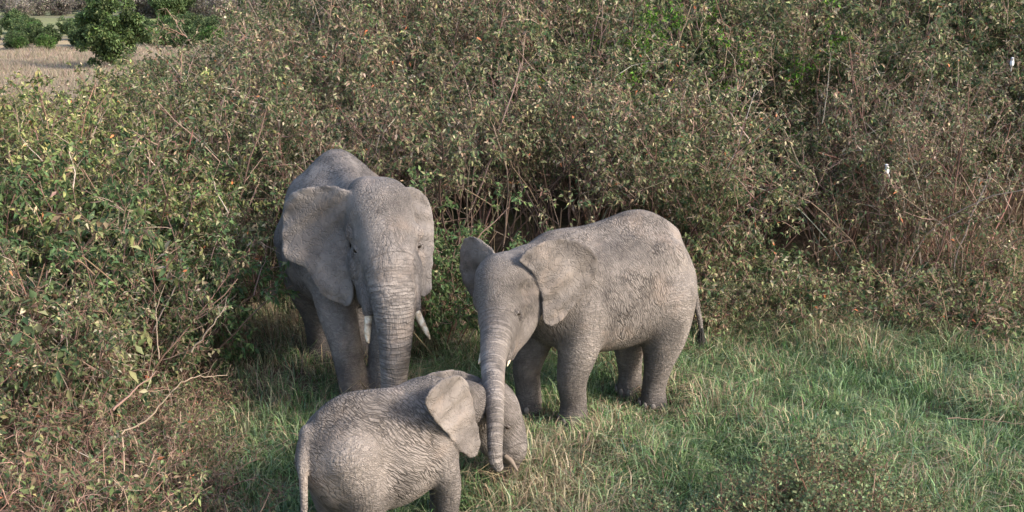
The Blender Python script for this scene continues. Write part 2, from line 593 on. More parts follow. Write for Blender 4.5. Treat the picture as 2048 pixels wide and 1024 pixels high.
    crease_shade = M.math('ADD', M.math('ADD', inv(f1, M.math('MULTIPLY', wb, fold), 0.55), inv(f2, M.math('MULTIPLY', wb, patch), 0.25)),
                   M.math('ADD', inv(ring, wtr, 0.5), M.math('ADD', inv(lr, wli, 0.35), inv(cell, wb, 0.18))), clamp=True)
    col = M.mix(crease_shade, col, dark)
    mud = M.math('MULTIPLY', M.step(M.noise(off, 3.6, 5, 0.65), 0.3, 0.75), M.math('MULTIPLY', wea, stain))
    mud = M.math('ADD', mud, M.math('MULTIPLY', wea, stain * 0.3))
    col = M.mix(mud, col, dark)
    pk = M.step(M.noise(off, 2.6, 5, 0.62), 0.5, 0.7)
    col = M.mix(M.math('MULTIPLY', pk, 0.5), col, (dust[0] * 1.12, dust[1] * 1.02, dust[2] * 0.94))
    sc = M.noise(co, 55, 4, 0.7)
    col = M.mix(M.math('MULTIPLY', M.step(sc, 0.6, 0.8), 0.35), col, (0.36, 0.325, 0.285))
    p = M.n('ShaderNodeBsdfPrincipled', {'Base Color': col, 'Roughness': 0.82, 'Specular IOR Level': 0.25, 'Normal': bump.outputs[0]})
    return M.out(p.outputs[0])


M_EYE = Mat('eye')
M_EYE = M_EYE.out(M_EYE.n('ShaderNodeBsdfPrincipled', {'Base Color': (0.015, 0.01, 0.007, 1), 'Specular IOR Level': 0.25, 'Roughness': 0.35}).outputs[0])
M_TUSK = Mat('ivory')
_n = M_TUSK.noise(M_TUSK.n('ShaderNodeTexCoord').outputs['Object'], 16, 4, 0.6)
_c = M_TUSK.ramp(_n, [(0.42, (0.66, 0.58, 0.46)), (0.56, (0.5, 0.38, 0.25)), (0.68, (0.24, 0.17, 0.12))])
M_TUSK = M_TUSK.out(M_TUSK.n('ShaderNodeBsdfPrincipled', {'Base Color': _c, 'Roughness': 0.45}).outputs[0])
M_LIP = Mat('pale_lip')
M_LIP = M_LIP.out(M_LIP.n('ShaderNodeBsdfPrincipled', {'Base Color': (0.2, 0.155, 0.12, 1), 'Roughness': 0.8}).outputs[0])
M_HAIR = Mat('tail_hair')
M_HAIR = M_HAIR.out(M_HAIR.n('ShaderNodeBsdfPrincipled', {'Base Color': (0.02, 0.018, 0.016, 1), 'Roughness': 0.6}).outputs[0])


def tubes(P, R, k=3):
    """P (n, m, 3) lines, R (n, m) radii -> verts, quads"""
    P, R = np.asarray(P, float), np.asarray(R, float)
    n, m = R.shape
    t = np.gradient(P, axis=1)
    t /= np.linalg.norm(t, axis=-1, keepdims=True) + 1e-9
    ref = np.where(np.abs(t[..., 2:3]) > 0.9, np.array([1.0, 0, 0]), np.array([0, 0, 1.0]))
    a = np.cross(t, ref)
    a /= np.linalg.norm(a, axis=-1, keepdims=True) + 1e-9
    b = np.cross(t, a)
    an = np.arange(k) * 2 * math.pi / k
    V = P[:, :, None] + R[:, :, None, None] * (a[:, :, None] * np.cos(an)[:, None] + b[:, :, None] * np.sin(an)[:, None])
    i = np.arange(n * m * k).reshape(n, m, k)
    j = np.roll(i, -1, 2)
    Q = np.stack([i[:, :-1], j[:, :-1], j[:, 1:], i[:, 1:]], -1).reshape(-1, 4)
    return V.reshape(-1, 3), Q


def taper_tube(name, pts, mat, parent, k=12, n=8):
    S = catmull([np.append(p[0], p[1]) for p in pts], n)
    V, Q = tubes(S[None, :, :3], S[None, :, 3], k)
    return obj(name, mesh(name, V, Q=Q, mat=mat, smooth=True), parent)


def uv_ball(c, r, nu=16, nv=10, R=None):
    u, v = np.meshgrid(np.arange(nu) * 2 * math.pi / nu, np.linspace(0.02, math.pi - 0.02, nv))
    p = np.stack([np.cos(u) * np.sin(v), np.sin(u) * np.sin(v), np.cos(v)], -1).reshape(-1, 3) * np.asarray(r)
    if R is not None:
        p = p @ np.asarray(R).T
    i = np.arange(nu * nv).reshape(nv, nu)
    j = np.roll(i, -1, 1)
    Q = np.stack([i[:-1], i[1:], j[1:], j[:-1]], -1).reshape(-1, 4)
    return p + np.asarray(c), Q


def frame_of(nrm):
    nrm = np.asarray(nrm, float)
    z = np.array([0, 0, 1.0])
    a = np.cross(z, nrm)
    a /= np.linalg.norm(a)
    return a, np.cross(nrm, a), nrm


def add_eye(S, root, px, py, r, mat, tilt=0.25):
    p, nrm = S.surf(px, py)
    a, b, c = frame_of(nrm)
    a, b = a * math.cos(tilt) + b * math.sin(tilt), b * math.cos(tilt) - a * math.sin(tilt)
    V, Q = uv_ball(p - c * r * 0.35, (r * 1.15, r * 1.15, r * 1.15))
    ball = obj('eye', mesh('eye', V, Q=Q, mat=M_EYE, smooth=True), root)
    for sgn, lift, fat in ((1, 0.75, 0.42), (-1, 0.8, 0.18), (1, 2.1, -0.02), (-1, 1.9, -0.02), (-1, 2.8, -0.06)):
        t = np.linspace(-1, 1, 13)
        L = p + a * (t * 1.9 * r)[:, None] + b * (sgn * lift * r * (1 - t ** 2))[:, None] + c * (0.45 * r * (1 - t ** 2) - 0.25 * r)[:, None]
        V, Q = tubes(L[None], (r * (0.2 + fat * (1 - t ** 2)))[None], 8)
        W = np.zeros((len(V), 4))
        obj('eyelid', mesh('eyelid', V, Q=Q, mat=mat, smooth=True, attrs={'region': W, 'arc': np.zeros(len(V))}), ball)


def tail_hair(S, root, tip, ln, spread, n=90):
    r = np.random.default_rng(5)
    P = np.zeros((n, 5, 3))
    d = r.normal(0, 1, (n, 3)) * spread
    for i in range(5):
        t = i / 4
        P[:, i] = tip + d * (0.3 + 0.9 * t) * np.array([1, 1, 0.2]) + np.array([0, 0, -ln]) * (t * r.uniform(0.6, 1.1, n))[:, None] + np.array([0, 0, 0.05])
    V, Q = tubes(P, np.tile(np.linspace(0.006, 0.002, 5), (n, 1)), 3)
    obj('tail_hair', mesh('tail_hair', V, Q=Q, mat=M_HAIR), root)


def finish(S, h, mat, label):
    V, Q, W, arc = S.skin(h)
    me = mesh('elephant', V, Q=Q, mat=mat, smooth=True, attrs={'region': W[:, :4], 'arc': arc})
    o = obj('elephant', me)
    o.location = S.o
    o.rotation_euler = (0, 0, S.phi)
    return tag(o, label, 'elephant', 'elephant family in the clearing')


def leg(S, top, mid, knee, foot, r, k=0.09):
    """top, mid, knee: (s, lateral, z); foot (s, lateral); r: upper, mid, knee, ankle, sole"""
    s, l = foot
    z0 = float(ground_z(*((np.array([s, l, 0]) @ S.R.T + S.o)[:2])))
    S.chain([(np.array(top), r[0]), (np.array(mid), r[1]), (np.array(knee), r[2]),
             (np.array([s, l, 0.24 + z0]), r[3]), (np.array([s, l, 0.04 + z0]), r[4])], k=k, reg='limb')


M_NAIL = Mat('toenail')
M_NAIL = M_NAIL.out(M_NAIL.n('ShaderNodeBsdfPrincipled', {'Base Color': (0.17, 0.148, 0.13, 1), 'Roughness': 0.7}).outputs[0])


def toenails(S, o, foot, r, n=4):
    z0 = float(ground_z(*((np.array([foot[0], foot[1], 0]) @ S.R.T + S.o)[:2])))
    for a in np.linspace(-0.9, 0.9, n):
        c = np.array([foot[0] + r * 1.0 * math.cos(a), foot[1] + r * 1.0 * math.sin(a), z0 + 0.06])
        V, Q = uv_ball(c, (0.016, 0.032, 0.042), 10, 8, np.array([[math.cos(a), -math.sin(a), 0], [math.sin(a), math.cos(a), 0], [0, 0, 1.0]]))
        obj('toenail', mesh('toenail', V, Q=Q, mat=M_NAIL, smooth=True), o)


# ---- the grown cow, facing us
def cow():
    S = Solid((-1.88, 13.95), (0.287, -0.958))
    S.loft([(-1.38, 1.75, 1.45, 0.2), (-1.25, 2.15, 1.15, 0.46), (-1.02, 2.46, 1.02, 0.62), (-0.78, 2.62, 1.0, 0.7), (-0.4, 2.56, 0.98, 0.76),
            (0.05, 2.46, 0.98, 0.77), (0.4, 2.44, 1.06, 0.66), (0.65, 2.4, 1.16, 0.5), (0.85, 2.3, 1.3, 0.38), (1.0, 2.1, 1.5, 0.24)], expo=2.15)
    S.ball((-0.8, 0, 2.3), (0.5, 0.3, 0.34), 0.2)
    S.chain([(np.array([-1.2, 0, 2.3]), 0.1), (np.array([-0.8, 0, 2.55]), 0.1), (np.array([-0.2, 0, 2.48]), 0.09), (np.array([0.6, 0, 2.4]), 0.1)], 0.2, 'body')
    # neck and head
    L = S.L
    S.chain([(np.array([0.5, 0, 1.95]), 0.46), (L(745, 440, 13.2), 0.37), (L(757, 440, 12.9), 0.33)], 0.14, 'body')
    S.ball(L(754, 425, 12.92), (0.35, 0.33, 0.36), 0.12, 'head')
    S.ball(L(728, 388, 12.85), (0.22, 0.17, 0.17), 0.12, 'head')
    S.ball(L(778, 392, 12.82), (0.22, 0.17, 0.16), 0.12, 'head')
    S.chain([(L(764, 425, 12.78), 0.33), (L(772, 480, 12.6), 0.30), (L(779, 530, 12.46), 0.265)], 0.1, 'head')
    S.chain([(L(779, 525, 12.46), 0.26), (L(783, 575, 12.36), 0.24), (L(788, 620, 12.3), 0.215), (L(790, 660, 12.27), 0.19), (L(790, 700, 12.25), 0.166),
             (L(788, 765, 12.25), 0.136), (L(786, 840, 12.22), 0.115), (L(790, 905, 12.1), 0.1), (L(797, 945, 11.98), 0.085)], 0.06, 'trunk', n=8)
    for x, r in ((712, 0.11), (829, 0.1)):          # brows
        S.ball(L(x, 466, 12.68), (r, r, r * 0.8), 0.1, 'head')
    S.ball(L(718, 530, 12.68), (0.18, 0.12, 0.2), 0.13, 'head')
    S.ball(L(826, 540, 12.68), (0.15, 0.1, 0.22), 0.1, 'head')
    S.ball(L(734, 585, 12.58), (0.15, 0.11, 0.18), 0.12, 'head')
    S.ball(L(822, 590, 12.56), (0.12, 0.1, 0.18), 0.08, 'head')
    S.chain([(L(740, 585, 12.5), 0.1), (L(738, 612, 12.42), 0.078), (L(737, 624, 12.4), 0.06)], 0.05, 'head')
    S.chain([(L(822, 580, 12.5), 0.1), (L(828, 603, 12.42), 0.072), (L(832, 616, 12.4), 0.055)], 0.05, 'head')
    S.chain([(L(770, 590, 12.8), 0.2), (L(778, 640, 12.7), 0.15), (L(782, 675, 12.55), 0.08)], 0.08, 'head')
    for x in (694, 845):
        S.hollow(L(x, 455, 12.5), (0.09, 0.08, 0.13), 0.1)          # temples
    S.hollow(L(711, 503, 12.38), (0.07, 0.05, 0.04), 0.06)
    S.hollow(L(840, 495, 12.38), (0.07, 0.05, 0.04), 0.06)
    for sd in (-1, 1):
        S.ball((-0.85, 0.42 * sd, 2.12), (0.28, 0.16, 0.24), 0.15)  # hip
        S.ball((0.5, 0.44 * sd, 1.85), (0.22, 0.14, 0.4), 0.15)     # shoulder blade
        S.hollow((-0.38, 0.98 * sd, 1.75), (0.26, 0.24, 0.5), 0.2)
    # ears
    S.ear([(722, 392), (690, 373), (650, 369), (605, 376), (578, 394), (567, 425), (566, 470), (571, 512), (596, 527), (613, 538), (628, 562), (645, 588), (667, 602), (690, 611), (705, 607),
           (710, 575), (702, 535), (700, 490), (692, 440)], lambda x, y: 12.78 + (700 - x) / 130 * 0.2 + (y - 480) / 100 * 0.0, 0.016, 0.03, 0.028, 1, 0.1, 0.0055)
    S.ear([(792, 388), (806, 378), (826, 373), (848, 386), (860, 410), (866, 450), (868, 500), (864, 545), (864, 575), (852, 594), (838, 588), (826, 560), (822, 500), (815, 440)],
          lambda x, y: 12.98 + (x - 815) / 50 * 0.33, 0.016, 0.03, 0.03, 2, 0.0)
    S.groove([(826, 408), (833, 440), (838, 475), (839, 510), (836, 545)], (0.024, 0.024, 0.024), 0.025, 0.008)
    S.groove([(700, 455), (702, 490), (706, 530), (713, 565)], (0.03, 0.03, 0.03), 0.03, 0.01)
    # legs
    leg(S, (0.5, -0.3, 1.6), (0.66, -0.27, 1.15), (0.78, -0.19, 0.7), (0.8, -0.13), (0.28, 0.22, 0.175, 0.16, 0.19))
    leg(S, (0.5, 0.34, 1.6), (0.68, 0.33, 1.15), (0.8, 0.26, 0.7), (0.82, 0.22), (0.3, 0.24, 0.205, 0.175, 0.21))
    leg(S, (-0.85, -0.36, 1.6), (-0.8, -0.36, 1.1), (-0.85, -0.28, 0.68), (-0.95, -0.24), (0.42, 0.3, 0.2, 0.175, 0.2))
    leg(S, (-0.85, 0.36, 1.6), (-0.8, 0.36, 1.1), (-0.8, 0.26, 0.68), (-0.7, 0.2), (0.42, 0.3, 0.2, 0.175, 0.2))
    S.chain([(np.array([-1.3, 0, 2.0]), 0.09), (np.array([-1.48, 0, 1.7]), 0.06), (np.array([-1.5, 0.03, 1.2]), 0.04), (np.array([-1.48, 0.05, 0.85]), 0.028)], 0.06, 'limb')
    mat = skin_mat('hide_of_cow', (0.15, 0.135, 0.13), (0.265, 0.236, 0.22), (0.05, 0.042, 0.04), (0.0, 0.15, 0.2), 0.85, 0.011, 1.3, 0.2)
    o = finish(S, 0.0165, mat, 'largest elephant, with two tusks and spread ears, facing the viewer')
    add_eye(S, o, 712, 500, 0.037, mat, -0.5)
    add_eye(S, o, 838, 492, 0.03, mat, 0.5)
    taper_tube('tusk', [(L(739, 600, 12.46), 0.042), (L(737, 635, 12.38), 0.042), (L(735, 662, 12.31), 0.036), (L(736, 680, 12.26), 0.022), (L(738, 687, 12.24), 0.006)], M_TUSK, o)
    taper_tube('tusk', [(L(826, 600, 12.46), 0.04), (L(834, 625, 12.38), 0.04), (L(846, 650, 12.3), 0.034), (L(856, 670, 12.24), 0.02), (L(860, 679, 12.22), 0.006)], M_TUSK, o)
    tail_hair(S, o, np.array([-1.48, 0.05, 0.85]), 0.4, 0.03)


# ---- the half grown one, side on
def youngster():
    S = Solid((0.96, 13.1), (-0.866, -0.5))
    S.loft([(-1.2, 1.5, 1.1, 0.14), (-1.1, 1.74, 0.98, 0.32), (-0.92, 1.98, 0.86, 0.44), (-0.68, 2.13, 0.78, 0.52), (-0.42, 2.18, 0.74, 0.57), (-0.1, 2.12, 0.72, 0.6),
            (0.2, 2.06, 0.74, 0.58), (0.5, 2.06, 0.8, 0.52), (0.75, 2.0, 0.92, 0.44), (0.95, 1.8, 1.1, 0.3)], expo=2.2)
    S.chain([(np.array([-0.95, 0, 1.92]), 0.07), (np.array([-0.5, 0, 2.11]), 0.08), (np.array([0.0, 0, 2.03]), 0.08), (np.array([0.6, 0, 1.98]), 0.09)], 0.2, 'body')
    L = S.L
    S.chain([(np.array([0.55, 0.0, 1.6]), 0.43), (L(1060, 560, 12.45), 0.37), (L(1030, 570, 12.2), 0.33)], 0.14, 'body')
    S.ball(L(1020, 570, 12.14), (0.33, 0.31, 0.31), 0.1, 'head')
    S.ball(L(1000, 545, 12.1), (0.22, 0.2, 0.17), 0.1, 'head')
    S.ball(L(1028, 545, 12.1), (0.22, 0.2, 0.16), 0.1, 'head')
    S.chain([(L(1004, 570, 12.02), 0.265), (L(1001, 610, 11.92), 0.235), (L(1000, 645, 11.82), 0.2)], 0.09, 'head')
    S.chain([(L(1000, 640, 11.82), 0.205), (L(993, 675, 11.6), 0.16), (L(988, 705, 11.4), 0.134), (L(986, 745, 11.08), 0.113), (L(989, 800, 10.72), 0.09),
             (L(990, 850, 10.5), 0.078), (L(990, 895, 10.35), 0.069), (L(991, 920, 10.3), 0.062), (L(996, 933, 10.3), 0.05)], 0.05, 'trunk', n=8)
    S.ball(L(1040, 605, 11.98), (0.15, 0.13, 0.13), 0.08, 'head')
    S.ball(L(972, 600, 12.05), (0.13, 0.11, 0.13), 0.08, 'head')
    S.chain([(L(1052, 620, 12.08), 0.17), (L(1042, 660, 11.96), 0.12), (L(1027, 693, 11.84), 0.07), (L(1020, 714, 11.78), 0.045)], 0.07, 'head')
    S.chain([(L(1020, 650, 11.86), 0.12), (L(1016, 700, 11.66), 0.06), (L(1014, 718, 11.6), 0.04)], 0.05, 'head')
    S.hollow(L(1057, 582, 11.83), (0.09, 0.08, 0.08), 0.08)
    S.hollow(L(1038, 627, 11.66), (0.06, 0.05, 0.04), 0.05)
    for sd in (-1, 1):
        S.ball((-0.62, 0.34 * sd, 1.72), (0.24, 0.13, 0.2), 0.12)
        S.ball((0.42, 0.36 * sd, 1.5), (0.18, 0.12, 0.34), 0.12)
        S.hollow((-0.3, 0.83 * sd, 1.4), (0.2, 0.24, 0.38), 0.16)
        S.hollow((0.16, 0.8 * sd, 1.05), (0.12, 0.2, 0.3), 0.14)
    S.ear([(1036, 522), (1048, 503), (1075, 486), (1110, 477), (1145, 478), (1175, 494), (1194, 520), (1192, 545), (1180, 572), (1164, 595), (1143, 617), (1127, 638), (1110, 651), (1095, 651), (1086, 640),
           (1084, 610), (1078, 575), (1062, 545)], lambda x, y: 11.9 + (x - 1060) / 130 * 0.3 - (y - 560) / 100 * 0.03, 0.014, 0.03, 0.022, 3, 0.08)
    S.ear([(990, 506), (978, 490), (958, 475), (940, 472), (925, 484), (919, 507), (920, 540), (928, 572), (942, 594), (958, 600), (975, 580), (985, 540)],
          lambda x, y: 12.3 + (985 - x) / 65 * 0.36, 0.014, 0.03, 0.025, 4, 0.0)
    leg(S, (0.42, 0.3, 1.3), (0.47, 0.33, 0.95), (0.54, 0.3, 0.55), (0.5, 0.27), (0.3, 0.23, 0.165, 0.145, 0.165))
    leg(S, (0.5, -0.3, 1.3), (0.6, -0.33, 0.95), (0.73, -0.32, 0.55), (0.72, -0.31), (0.3, 0.23, 0.16, 0.14, 0.16))
    leg(S, (-0.66, 0.26, 1.3), (-0.68, 0.28, 0.9), (-0.63, 0.26, 0.52), (-0.6, 0.23), (0.38, 0.27, 0.165, 0.135, 0.155))
    leg(S, (-0.66, -0.26, 1.3), (-0.62, -0.28, 0.9), (-0.6, -0.26, 0.52), (-0.62, -0.26), (0.38, 0.26, 0.165, 0.135, 0.155))
    tip = L(1402, 664, 13.55)
    S.chain([(np.array([-1.1, 0, 1.62]), 0.1), (L(1386, 580, 13.62), 0.05), (L(1393, 612, 13.6), 0.036), (L(1400, 642, 13.57), 0.03), (tip, 0.024)], 0.06, 'limb')
    mat = skin_mat('hide_of_youngster', (0.148, 0.13, 0.12), (0.268, 0.234, 0.212), (0.05, 0.042, 0.038), (0.0, -0.4, 0.0), 1.0, 0.0105, 4.1, 0.6, 6.5)
    o = finish(S, 0.0145, mat, 'middle sized elephant with its long trunk laid over the calf')
    for ft in ((0.5, 0.27), (0.72, -0.31), (-0.6, 0.23), (-0.62, -0.26)):
        toenails(S, o, ft, 0.165)
    add_eye(S, o, 1037, 627, 0.027, mat, 0.3)
    taper_tube('tusk', [(L(1019, 690, 11.72), 0.02), (L(1018, 718, 11.6), 0.02), (L(1014, 733, 11.53), 0.006)], M_TUSK, o, 8)
    taper_tube('tusk', [(L(968, 690, 11.75), 0.02), (L(962, 714, 11.68), 0.02), (L(957, 728, 11.62), 0.006)], M_TUSK, o, 8)
    tail_hair(S, o, tip, 0.22, 0.022)


# ---- the calf in front
def calf():
    S = Solid((-1.05, 10.05), (0.864, 0.504))
    S.loft([(-0.83, 0.92, 0.68, 0.12), (-0.76, 1.06, 0.56, 0.24), (-0.62, 1.2, 0.36, 0.32), (-0.42, 1.29, 0.28, 0.37), (-0.18, 1.3, 0.25, 0.39), (0.06, 1.28, 0.26, 0.38),
            (0.28, 1.28, 0.33, 0.33), (0.48, 1.27, 0.46, 0.27), (0.64, 1.18, 0.62, 0.19)], k=0.06, expo=2.15)
    L = S.L
    S.chain([(np.array([-0.6, 0, 1.15]), 0.05), (np.array([-0.4, 0, 1.24]), 0.055), (np.array([0.0, 0, 1.22]), 0.05), (np.array([0.4, 0, 1.22]), 0.055)], 0.14, 'body')
    S.chain([(np.array([0.35, 0, 1.02]), 0.31), (L(925, 812, 10.72), 0.24), (L(970, 822, 10.97), 0.2)], 0.12, 'body')
    S.ball(L(988, 820, 11.0), (0.225, 0.225, 0.25), 0.08, 'head')
    S.ball(L(985, 795, 11.0), (0.17, 0.19, 0.16), 0.08, 'head')
    S.chain([(L(998, 825, 10.98), 0.19), (L(1014, 855, 10.98), 0.17), (L(1023, 882, 10.95), 0.145), (L(1026, 900, 10.93), 0.125)], 0.07, 'head')
    S.chain([(L(1026, 890, 10.93), 0.13), (L(1022, 925, 10.97), 0.09), (L(1008, 955, 11.02), 0.075), (L(990, 978, 11.02), 0.066), (L(975, 1000, 10.95), 0.055)], 0.04, 'trunk')
    S.chain([(L(970, 860, 10.95), 0.16), (L(985, 895, 10.92), 0.1), (L(1008, 912, 10.86), 0.055)], 0.06, 'head')
    S.ball(L(1008, 838, 10.86), (0.09, 0.09, 0.08), 0.06, 'head')
    for sd in (-1, 1):
        S.ball((-0.46, 0.22 * sd, 1.0), (0.17, 0.1, 0.15), 0.1)
        S.ball((0.3, 0.22 * sd, 0.95), (0.12, 0.09, 0.22), 0.1)
        S.hollow((-0.2, 0.58 * sd, 0.8), (0.14, 0.2, 0.22), 0.12)
        S.hollow((0.14, 0.56 * sd, 0.55), (0.08, 0.18, 0.2), 0.1)
    S.hollow(L(1012, 852, 10.72), (0.05, 0.04, 0.035), 0.04)
    S.ear([(862, 772), (880, 758), (905, 750), (923, 752), (936, 772), (944, 805), (951, 850), (955, 888), (950, 909), (937, 915), (921, 903), (902, 878), (880, 854), (860, 830), (847, 805), (849, 786)],
          lambda x, y: 10.22 + (x - 945) / 95 * 0.6, 0.012, 0.025, 0.014, 5, 0.05)
    S.ear([(834, 757), (858, 747), (882, 741), (908, 740), (940, 748), (968, 762), (972, 800), (930, 820), (880, 800), (845, 775)],
          lambda x, y: 11.15 + (x - 960) / 120 * 0.12, 0.012, 0.025, 0.014, 6, 0.05)
    S.chain([(L(940, 790, 10.75), 0.09), (L(932, 782, 10.45), 0.06), (L(924, 778, 10.14), 0.03)], 0.06, 'head')
    S.chain([(L(965, 795, 11.0), 0.12), (L(945, 790, 11.13), 0.06)], 0.05, 'head')
    leg(S, (0.36, -0.17, 0.85), (0.4, -0.2, 0.6), (0.45, -0.2, 0.36), (0.43, -0.19), (0.17, 0.145, 0.115, 0.1, 0.115), 0.06)
    leg(S, (0.36, 0.22, 0.85), (0.45, 0.22, 0.62), (0.55, 0.2, 0.36), (0.57, 0.18), (0.2, 0.155, 0.115, 0.1, 0.115), 0.06)
    leg(S, (-0.46, -0.18, 0.85), (-0.34, -0.2, 0.5), (-0.4, -0.18, 0.2), (-0.5, -0.17), (0.28, 0.22, 0.115, 0.095, 0.11), 0.06)
    leg(S, (-0.46, 0.18, 0.85), (-0.46, 0.2, 0.5), (-0.5, 0.18, 0.2), (-0.6, 0.17), (0.28, 0.22, 0.115, 0.095, 0.11), 0.06)
    tip = L(606, 1085, 9.38)
    S.chain([(np.array([-0.74, 0, 1.05]), 0.08), (L(606, 925, 9.52), 0.05), (L(607, 965, 9.46), 0.036), (L(608, 1020, 9.42), 0.03), (tip, 0.02)], 0.05, 'limb')
    mat = skin_mat('hide_of_calf', (0.148, 0.129, 0.119), (0.26, 0.226, 0.205), (0.05, 0.042, 0.037), (0.0, 0.8, 0.0), 0.95, 0.011, 8.7, 0.3, 5.0)
    o = finish(S, 0.011, mat, 'small elephant calf in front with its head down in the grass')
    add_eye(S, o, 1014, 855, 0.02, mat, -0.6)
    taper_tube('lower_lip', [(L(1010, 912, 10.8), 0.022), (L(1022, 922, 10.77), 0.024), (L(1030, 934, 10.75), 0.015), (L(1036, 943, 10.74), 0.006)], M_LIP, o, 8)
    tail_hair(S, o, tip, 0.2, 0.016, 60)


cow()
youngster()
calf()
# ------------------------------------------------------------------ plants: growth
def unit(v):
    return v / (np.linalg.norm(v, axis=-1, keepdims=True) + 1e-9)


def grow(r, P, D, L, nseg, wander, up):
    """n lines grown side by side"""
    n = len(P)
    out = [P]
    D = unit(D)
    for i in range(nseg):
        D = unit(D + r.normal(0, wander, (n, 3)) + np.array([0, 0, 1.0]) * np.asarray(up).reshape(-1, 1))
        P = P + D * (L / nseg)[:, None]
        out.append(P)
    return np.stack(out, 1)


def sprout(r, lines, count, t0, t1, out, upw):
    """pick points along parent lines and start directions for children"""
    n, m, _ = lines.shape
    i = np.repeat(np.arange(n), count)
    t = r.uniform(t0, t1, len(i)) * (m - 1)
    a = np.minimum(t.astype(int), m - 2)
    f = (t - a)[:, None]
    p = lines[i, a] * (1 - f) + lines[i, a + 1] * f
    tan = unit(lines[i, a + 1] - lines[i, a])
    q = r.normal(0, 1, (len(i), 3))
    q = unit(q - tan * np.sum(q * tan, -1, keepdims=True))
    return p, unit(tan * (1 - out) + q * out + np.array([0, 0, upw])), i, t / (m - 1)


def pick(r, n, pal, jit=0.22):
    w = np.array([p[0] for p in pal], float)
    c = np.array([p[1] for p in pal], float)
    k = r.choice(len(pal), n, p=w / w.sum())
    return c[k] * np.exp(r.normal(0, jit, (n, 1))) * np.exp(r.normal(0, 0.06, (n, 3)))


def leaves(r, P, D, ln, wd, col, fine=False, droop=0.25):
    """pointed, folded leaves; P base, D direction of the tip"""
    n = len(P)
    D = unit(D)
    nr = r.normal(0, 0.75, (n, 3)) + np.array([0, 0, 1.0])
    S = unit(np.cross(D, nr))
    N = np.cross(S, D)
    ln, wd = np.asarray(ln)[:, None], np.asarray(wd)[:, None]
    tip = P + D * ln - np.array([0, 0, 1.0]) * ln * droop * 0.5
    mid = P + D * ln * 0.42 
    fold = N * wd * 0.22
    if fine:
        V = np.stack([P, mid - S * wd * 0.5 + fold, mid - fold * 0.3, mid + S * wd * 0.5 + fold, tip], 1)
        T = np.array([[0, 2, 1], [0, 3, 2], [1, 2, 4], [2, 3, 4]])
    else:
        V = np.stack([P, mid - S * wd * 0.5 + fold, mid + S * wd * 0.5 + fold, tip], 1)
        T = np.array([[0, 2, 3], [0, 3, 1]])
    k = V.shape[1]
    T = (np.arange(n)[:, None, None] * k + T).reshape(-1, 3)
    return V.reshape(-1, 3), T, np.repeat(col, k, 0)


def along(r, lines, per, t0=0.1):
    n, m, _ = lines.shape
    t = (r.uniform(0, 1, (n, per)) * (1 - t0) + t0) * (m - 1)
    a = np.minimum(t.astype(int), m - 2)
    f = (t - a)[..., None]
    i = np.arange(n)[:, None]
    p = lines[i, a] * (1 - f) + lines[i, a + 1] * f
    return p.reshape(-1, 3), unit(lines[i, a + 1] - lines[i, a]).reshape(-1, 3)


BARK = [(3, (0.2, 0.13, 0.1)), (2, (0.27, 0.19, 0.145)), (1.4, (0.17, 0.09, 0.07)), (0.6, (0.38, 0.31, 0.25))]
BARE = [(3, (0.26, 0.155, 0.115)), (2, (0.34, 0.23, 0.17)), (2, (0.19, 0.105, 0.08)), (0.5, (0.42, 0.33, 0.25))]
OLIVE = [(24, (0.06, 0.105, 0.045)), (32, (0.125, 0.165, 0.065)), (24, (0.235, 0.245, 0.105)), (13, (0.4, 0.34, 0.22)), (10, (0.19, 0.125, 0.085)), (0.4, (0.5, 0.16, 0.06))]
BROWNISH = [(22, (0.065, 0.105, 0.048)), (28, (0.13, 0.16, 0.07)), (20, (0.24, 0.225, 0.11)), (13, (0.4, 0.33, 0.22)), (22, (0.22, 0.15, 0.105)), (0.5, (0.5, 0.16, 0.06))]
YELLOW = [(20, (0.07, 0.115, 0.038)), (30, (0.165, 0.21, 0.065)), (28, (0.3, 0.3, 0.11)), (10, (0.44, 0.37, 0.21)), (9, (0.18, 0.115, 0.075)), (0.6, (0.55, 0.17, 0.05))]
GREEN = [(42, (0.065, 0.12, 0.045)), (36, (0.12, 0.185, 0.07)), (15, (0.17, 0.24, 0.08)), (5, (0.26, 0.25, 0.12)), (3, (0.12, 0.08, 0.05))]
VIVID = [(40, (0.05, 0.13, 0.015)), (40, (0.11, 0.23, 0.02)), (15, (0.2, 0.3, 0.04))]
DARKG = [(40, (0.045, 0.075, 0.028)), (38, (0.075, 0.115, 0.042)), (18, (0.13, 0.165, 0.065))]
GREYISH = [(30, (0.10, 0.145, 0.065)), (35, (0.15, 0.2, 0.095)), (18, (0.24, 0.27, 0.13)), (8, (0.15, 0.1, 0.075))]


